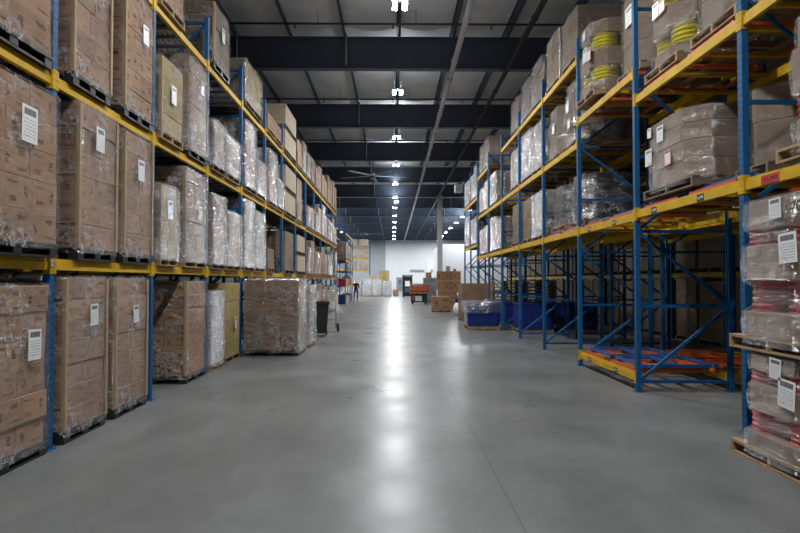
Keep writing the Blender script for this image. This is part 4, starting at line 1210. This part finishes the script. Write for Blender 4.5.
# sprinkler branch lines and mains
for gi, y in enumerate(girders):
    if y < 10 or y > 102: continue
    rt = thing('sprinkler_line', 'thin sprinkler branch pipe before the %s roof girder from the camera' % ORD[gi - 2] if gi >= 2 else 'thin sprinkler branch', 'pipe', (0, y - 1.7, 9.55), 0, 'sprinkler branch pipes')
    mt = M['pipe_dark'] if y < 40 else M['pipe_white']
    MB().tube((XL + .05, 0, 0), (XR - .05, 0, 0), .035, n=8).build('pipe', mt, rt)
    for x in [-9 + 3.0 * i for i in range(8)]:
        k = MB(); k.tube((x + .7, 0, 0), (x + .7, 0, .45), .008, n=6); k.build('hanger', M['pipe_dark'], rt)
        k = MB(); k.tube((x, 0, -.12), (x, 0, -.03), .02, n=8); k.tube((x, 0, -.14), (x, 0, -.12), .035, n=8); k.build('sprinkler_head', M['pipe_dark'], rt)
def main_pipe(label, x, z, r, mat, y0, y1):
    rt = thing('ceiling_pipe', label, 'pipe', (x, y0, z))
    MB().tube((0, 0, 0), (0, y1 - y0, 0), r, n=16).build('pipe', M[mat], rt)
    y = 1.3
    while y < y1 - y0:
        MB().tube((0, y, 0), (0, y + .10, 0), r * 1.25, n=16).build('coupling', M[mat], rt); y += 3.05
    for g in girders:
        if y0 < g < y1:
            k = MB(); k.tube((0, g - y0 + .25, r), (0, g - y0 + .25, 9.8 - z), .010, n=6)
            k.tube((0, g - y0 + .22, 0), (0, g - y0 + .28, 0), r * 1.15, n=12); k.build('hanger', M['pipe_dark'], rt)
main_pipe('thick light grey pipe running along the ceiling right of the lamps', 1.93, 8.58, .085, 'pipe_white', 2, 103)
main_pipe('thin dark pipe running along the ceiling above the right rack edge', 3.72, 8.60, .075, 'pipe_dark', 2, 103)

# ------------------------------------------------------------------ lamps
lens_me = MB().box(-.055, .055, -.27, .27, -.012, 0).mesh('lens', [M['lamp']])
house_me = MB().box(-.07, .07, -.29, .29, .001, .07).mesh('housing', [M['pipe_white']])
sens_me = MB().tube((0, 0, -.03), (0, 0, .02), .03, n=10).mesh('sensor', [M['lamp_blue']])
EN = 330
def lamp(x, y, z, label, group, en=EN, sz=1.0):
    rt = thing('ceiling_light', label, 'light', (x, y, z), 0, group)
    for s_ in (-1, 1):
        h = inst('housing', house_me, rt, (s_ * .125, 0, 0)); inst('lens', lens_me, h)
    inst('sensor', sens_me, rt, (0, -.30, 0))
    k = MB(); k.box(-.2, .2, -.03, .03, .07, .10); k.tube((-.12, 0, .10), (-.12, 0, 9.82 - z), .008, n=6); k.tube((.12, 0, .10), (.12, 0, 9.82 - z), .008, n=6)
    k.build('bracket', M['pipe_dark'], rt)
    ld = bpy.data.lights.new('lamp_glow', 'AREA'); ld.shape = 'RECTANGLE'; ld.size = .34; ld.size_y = .54; ld.energy = en; ld.color = (.97, .99, 1.0)
    ld.spread = math.radians(176)
    ud = bpy.data.lights.new('added_ceiling_fill', 'AREA'); ud.shape = 'RECTANGLE'; ud.size = .06; ud.size_y = .8; ud.energy = en * .11; ud.color = (.97, .99, 1.0)  # added upward fill that brightens the ceiling, not part of the fixture
    uo = bpy.data.objects.new('added_ceiling_fill', ud); C.objects.link(uo); uo.parent = rt; uo.location = (0, 0, .12); uo.rotation_euler.x = PI
    lo = bpy.data.objects.new('lamp_glow', ld); C.objects.link(lo); lo.parent = rt; lo.location = (0, 0, -.02)
ys_l = [14.85 + 6.93 * k for k in range(-3, 13)]
for i, y in enumerate(ys_l):
    if y > 103: continue
    nm = 'twin tube ceiling light above the aisle, %s visible from the camera' % ORD[i - 3] if i >= 3 else 'twin tube ceiling light above the aisle, %s behind the picture top' % ORD[2 - i]
    lamp(.17, y, 8.60, nm, 'ceiling lights above the aisle')
for sx, sn in ((-7.4, 'left'), (7.5, 'right')):
    for i, y in enumerate((58, 64.5, 71, 78, 85, 92, 99)):
        if sx > 0 and y < 58: continue
        lamp(sx, y, 8.60, 'far ceiling light in the %s row, %s from the far wall' % (sn, ORD[6 - i]), 'ceiling lights of the far %s row' % sn, EN * 1.7)
for i, (x, y) in enumerate(() and ((3.6, 86), (-3.4, 86), (3.6, 76), (-3.4, 76))):
    lamp(x, y, 9.0, 'far ceiling light between rows, %s side, %s the far wall' % (['right', 'left'][i % 2], ['beside', 'farther from'][i // 2]), 'ceiling lights near the far wall', EN * 2)

# exit sign
ex = thing('exit_sign', 'small hanging exit sign with red letters in the lamp row', 'sign', (.28, 50, 8.2))
MB().box(-.2, .2, -.03, .03, 0, .24).build('sign_box', M['exit'], ex)
text_part('EXIT', .19, 'exit_red', ex, (0, -.032, .12), (PI / 2, 0, 0), 'letters', .001)
MB().tube((0, 0, .24), (0, 0, 1.6), .01, n=6).build('stem', M['pipe_dark'], ex)

# fans
def fan(label, x, y, z, r=2.0, ph=.3, n=5):
    rt = thing('ceiling_fan', label, 'fan', (x, y, z), ph)
    MB().tube((0, 0, -.12), (0, 0, .15), .17, n=16).build('hub', M['steel_dark'], rt)
    MB().tube((0, 0, .15), (0, 0, 9.8 - z), .04, n=8).build('down_rod', M['steel_dark'], rt)
    for i in range(n):
        k = MB(); k.bar((.15, 0, 0), (r, 0, 0), .20, .02); o = k.build('blade', M['galv'], rt); o.rotation_euler = (.15, 0, 2 * PI * i / n)
fan('large ceiling fan with grey blades over the mid aisle', -1.25, 37.0, 8.2, 2.2, .25)
fan('distant ceiling fan near the end of the aisle', -3.4, 86, 8.2, 2.2, .6) if False else fan('distant ceiling fan near the end of the aisle', -3.2, 80.5, 8.0, 2.2, .6)
# column
col = thing('column', 'white steel column rising to the roof at far right of aisle', 'column', (3.85, 49.2, 0))
m = MB(); m.box(-.2, .2, -.2, -.18, .02, 8.74); m.box(-.2, .2, .18, .2, .02, 8.74); m.box(-.01, .01, -.18, .18, .02, 8.74); m.build('shaft', M['pipe_white'], col)
MB().box(-.28, .28, -.28, .28, 0, .02).build('base_plate', M['galv'], col)
# suspended heater
h = thing('unit_heater', 'small boxy heater hanging above the end of the right rack', 'heater', (3.75, 34.0, 6.75))
m = MB(); m.box(-.22, .22, 0, .35, 0, .44); m.build('casing', M['pipe_white'], h, bevel=.03)
m = MB()
for i in range(5): m.box(-.17, .17, -.015, -.002, .06 + i * .075, .09 + i * .075)
m.build('louvre', M['steel_dark'], h)
m = MB(); m.tube((-.15, .17, .44), (-.15, .17, 3.05), .01, n=6); m.tube((.15, .17, .44), (.15, .17, 3.05), .01, n=6); m.build('hanger_rod', M['pipe_dark'], h)

# small location labels on left posts
for (pi, t_) in ((1, 'C8'), (1, 'C7')):
    pass
pl = MB().box(0, .003, -.03, .03, -.03, .03).build('location_plate', M['white'], rackL, (.05, LY0 - .03 - (LY0 - LP), 1.88))
text_part('C8', .045, 'ink', pl, (.0045, 0, 0), (PI / 2, 0, PI / 2), 'plate_text', .0005)
# red reflector clip above it
MB().box(-.02, .02, -.02, .02, 0, .05).build('red_clip', M['red'], rackL, (.02, LP + .06, 1.93 + .0))

# ------------------------------------------------------------------ camera, world, view
cam = bpy.data.cameras.new('camera'); co_ = bpy.data.objects.new('camera', cam); C.objects.link(co_)
cam.sensor_width = 36; cam.lens = 27; cam.clip_end = 300; cam.clip_start = .1
co_.location = (0, 0, 1.70)
co_.rotation_euler = (PI / 2 + math.atan(14.5 / 600), 0, -math.atan(7 / 600))
scn.camera = co_
w = bpy.data.worlds.new('world'); scn.world = w; w.use_nodes = True
w.node_tree.nodes['Background'].inputs[0].default_value = (.6, .7, .85, 1); w.node_tree.nodes['Background'].inputs[1].default_value = .02
scn.view_settings.view_transform = 'Standard'; scn.view_settings.look = 'None'; scn.view_settings.gamma = 1; scn.view_settings.use_curve_mapping = False
scn.view_settings.exposure = 0.0
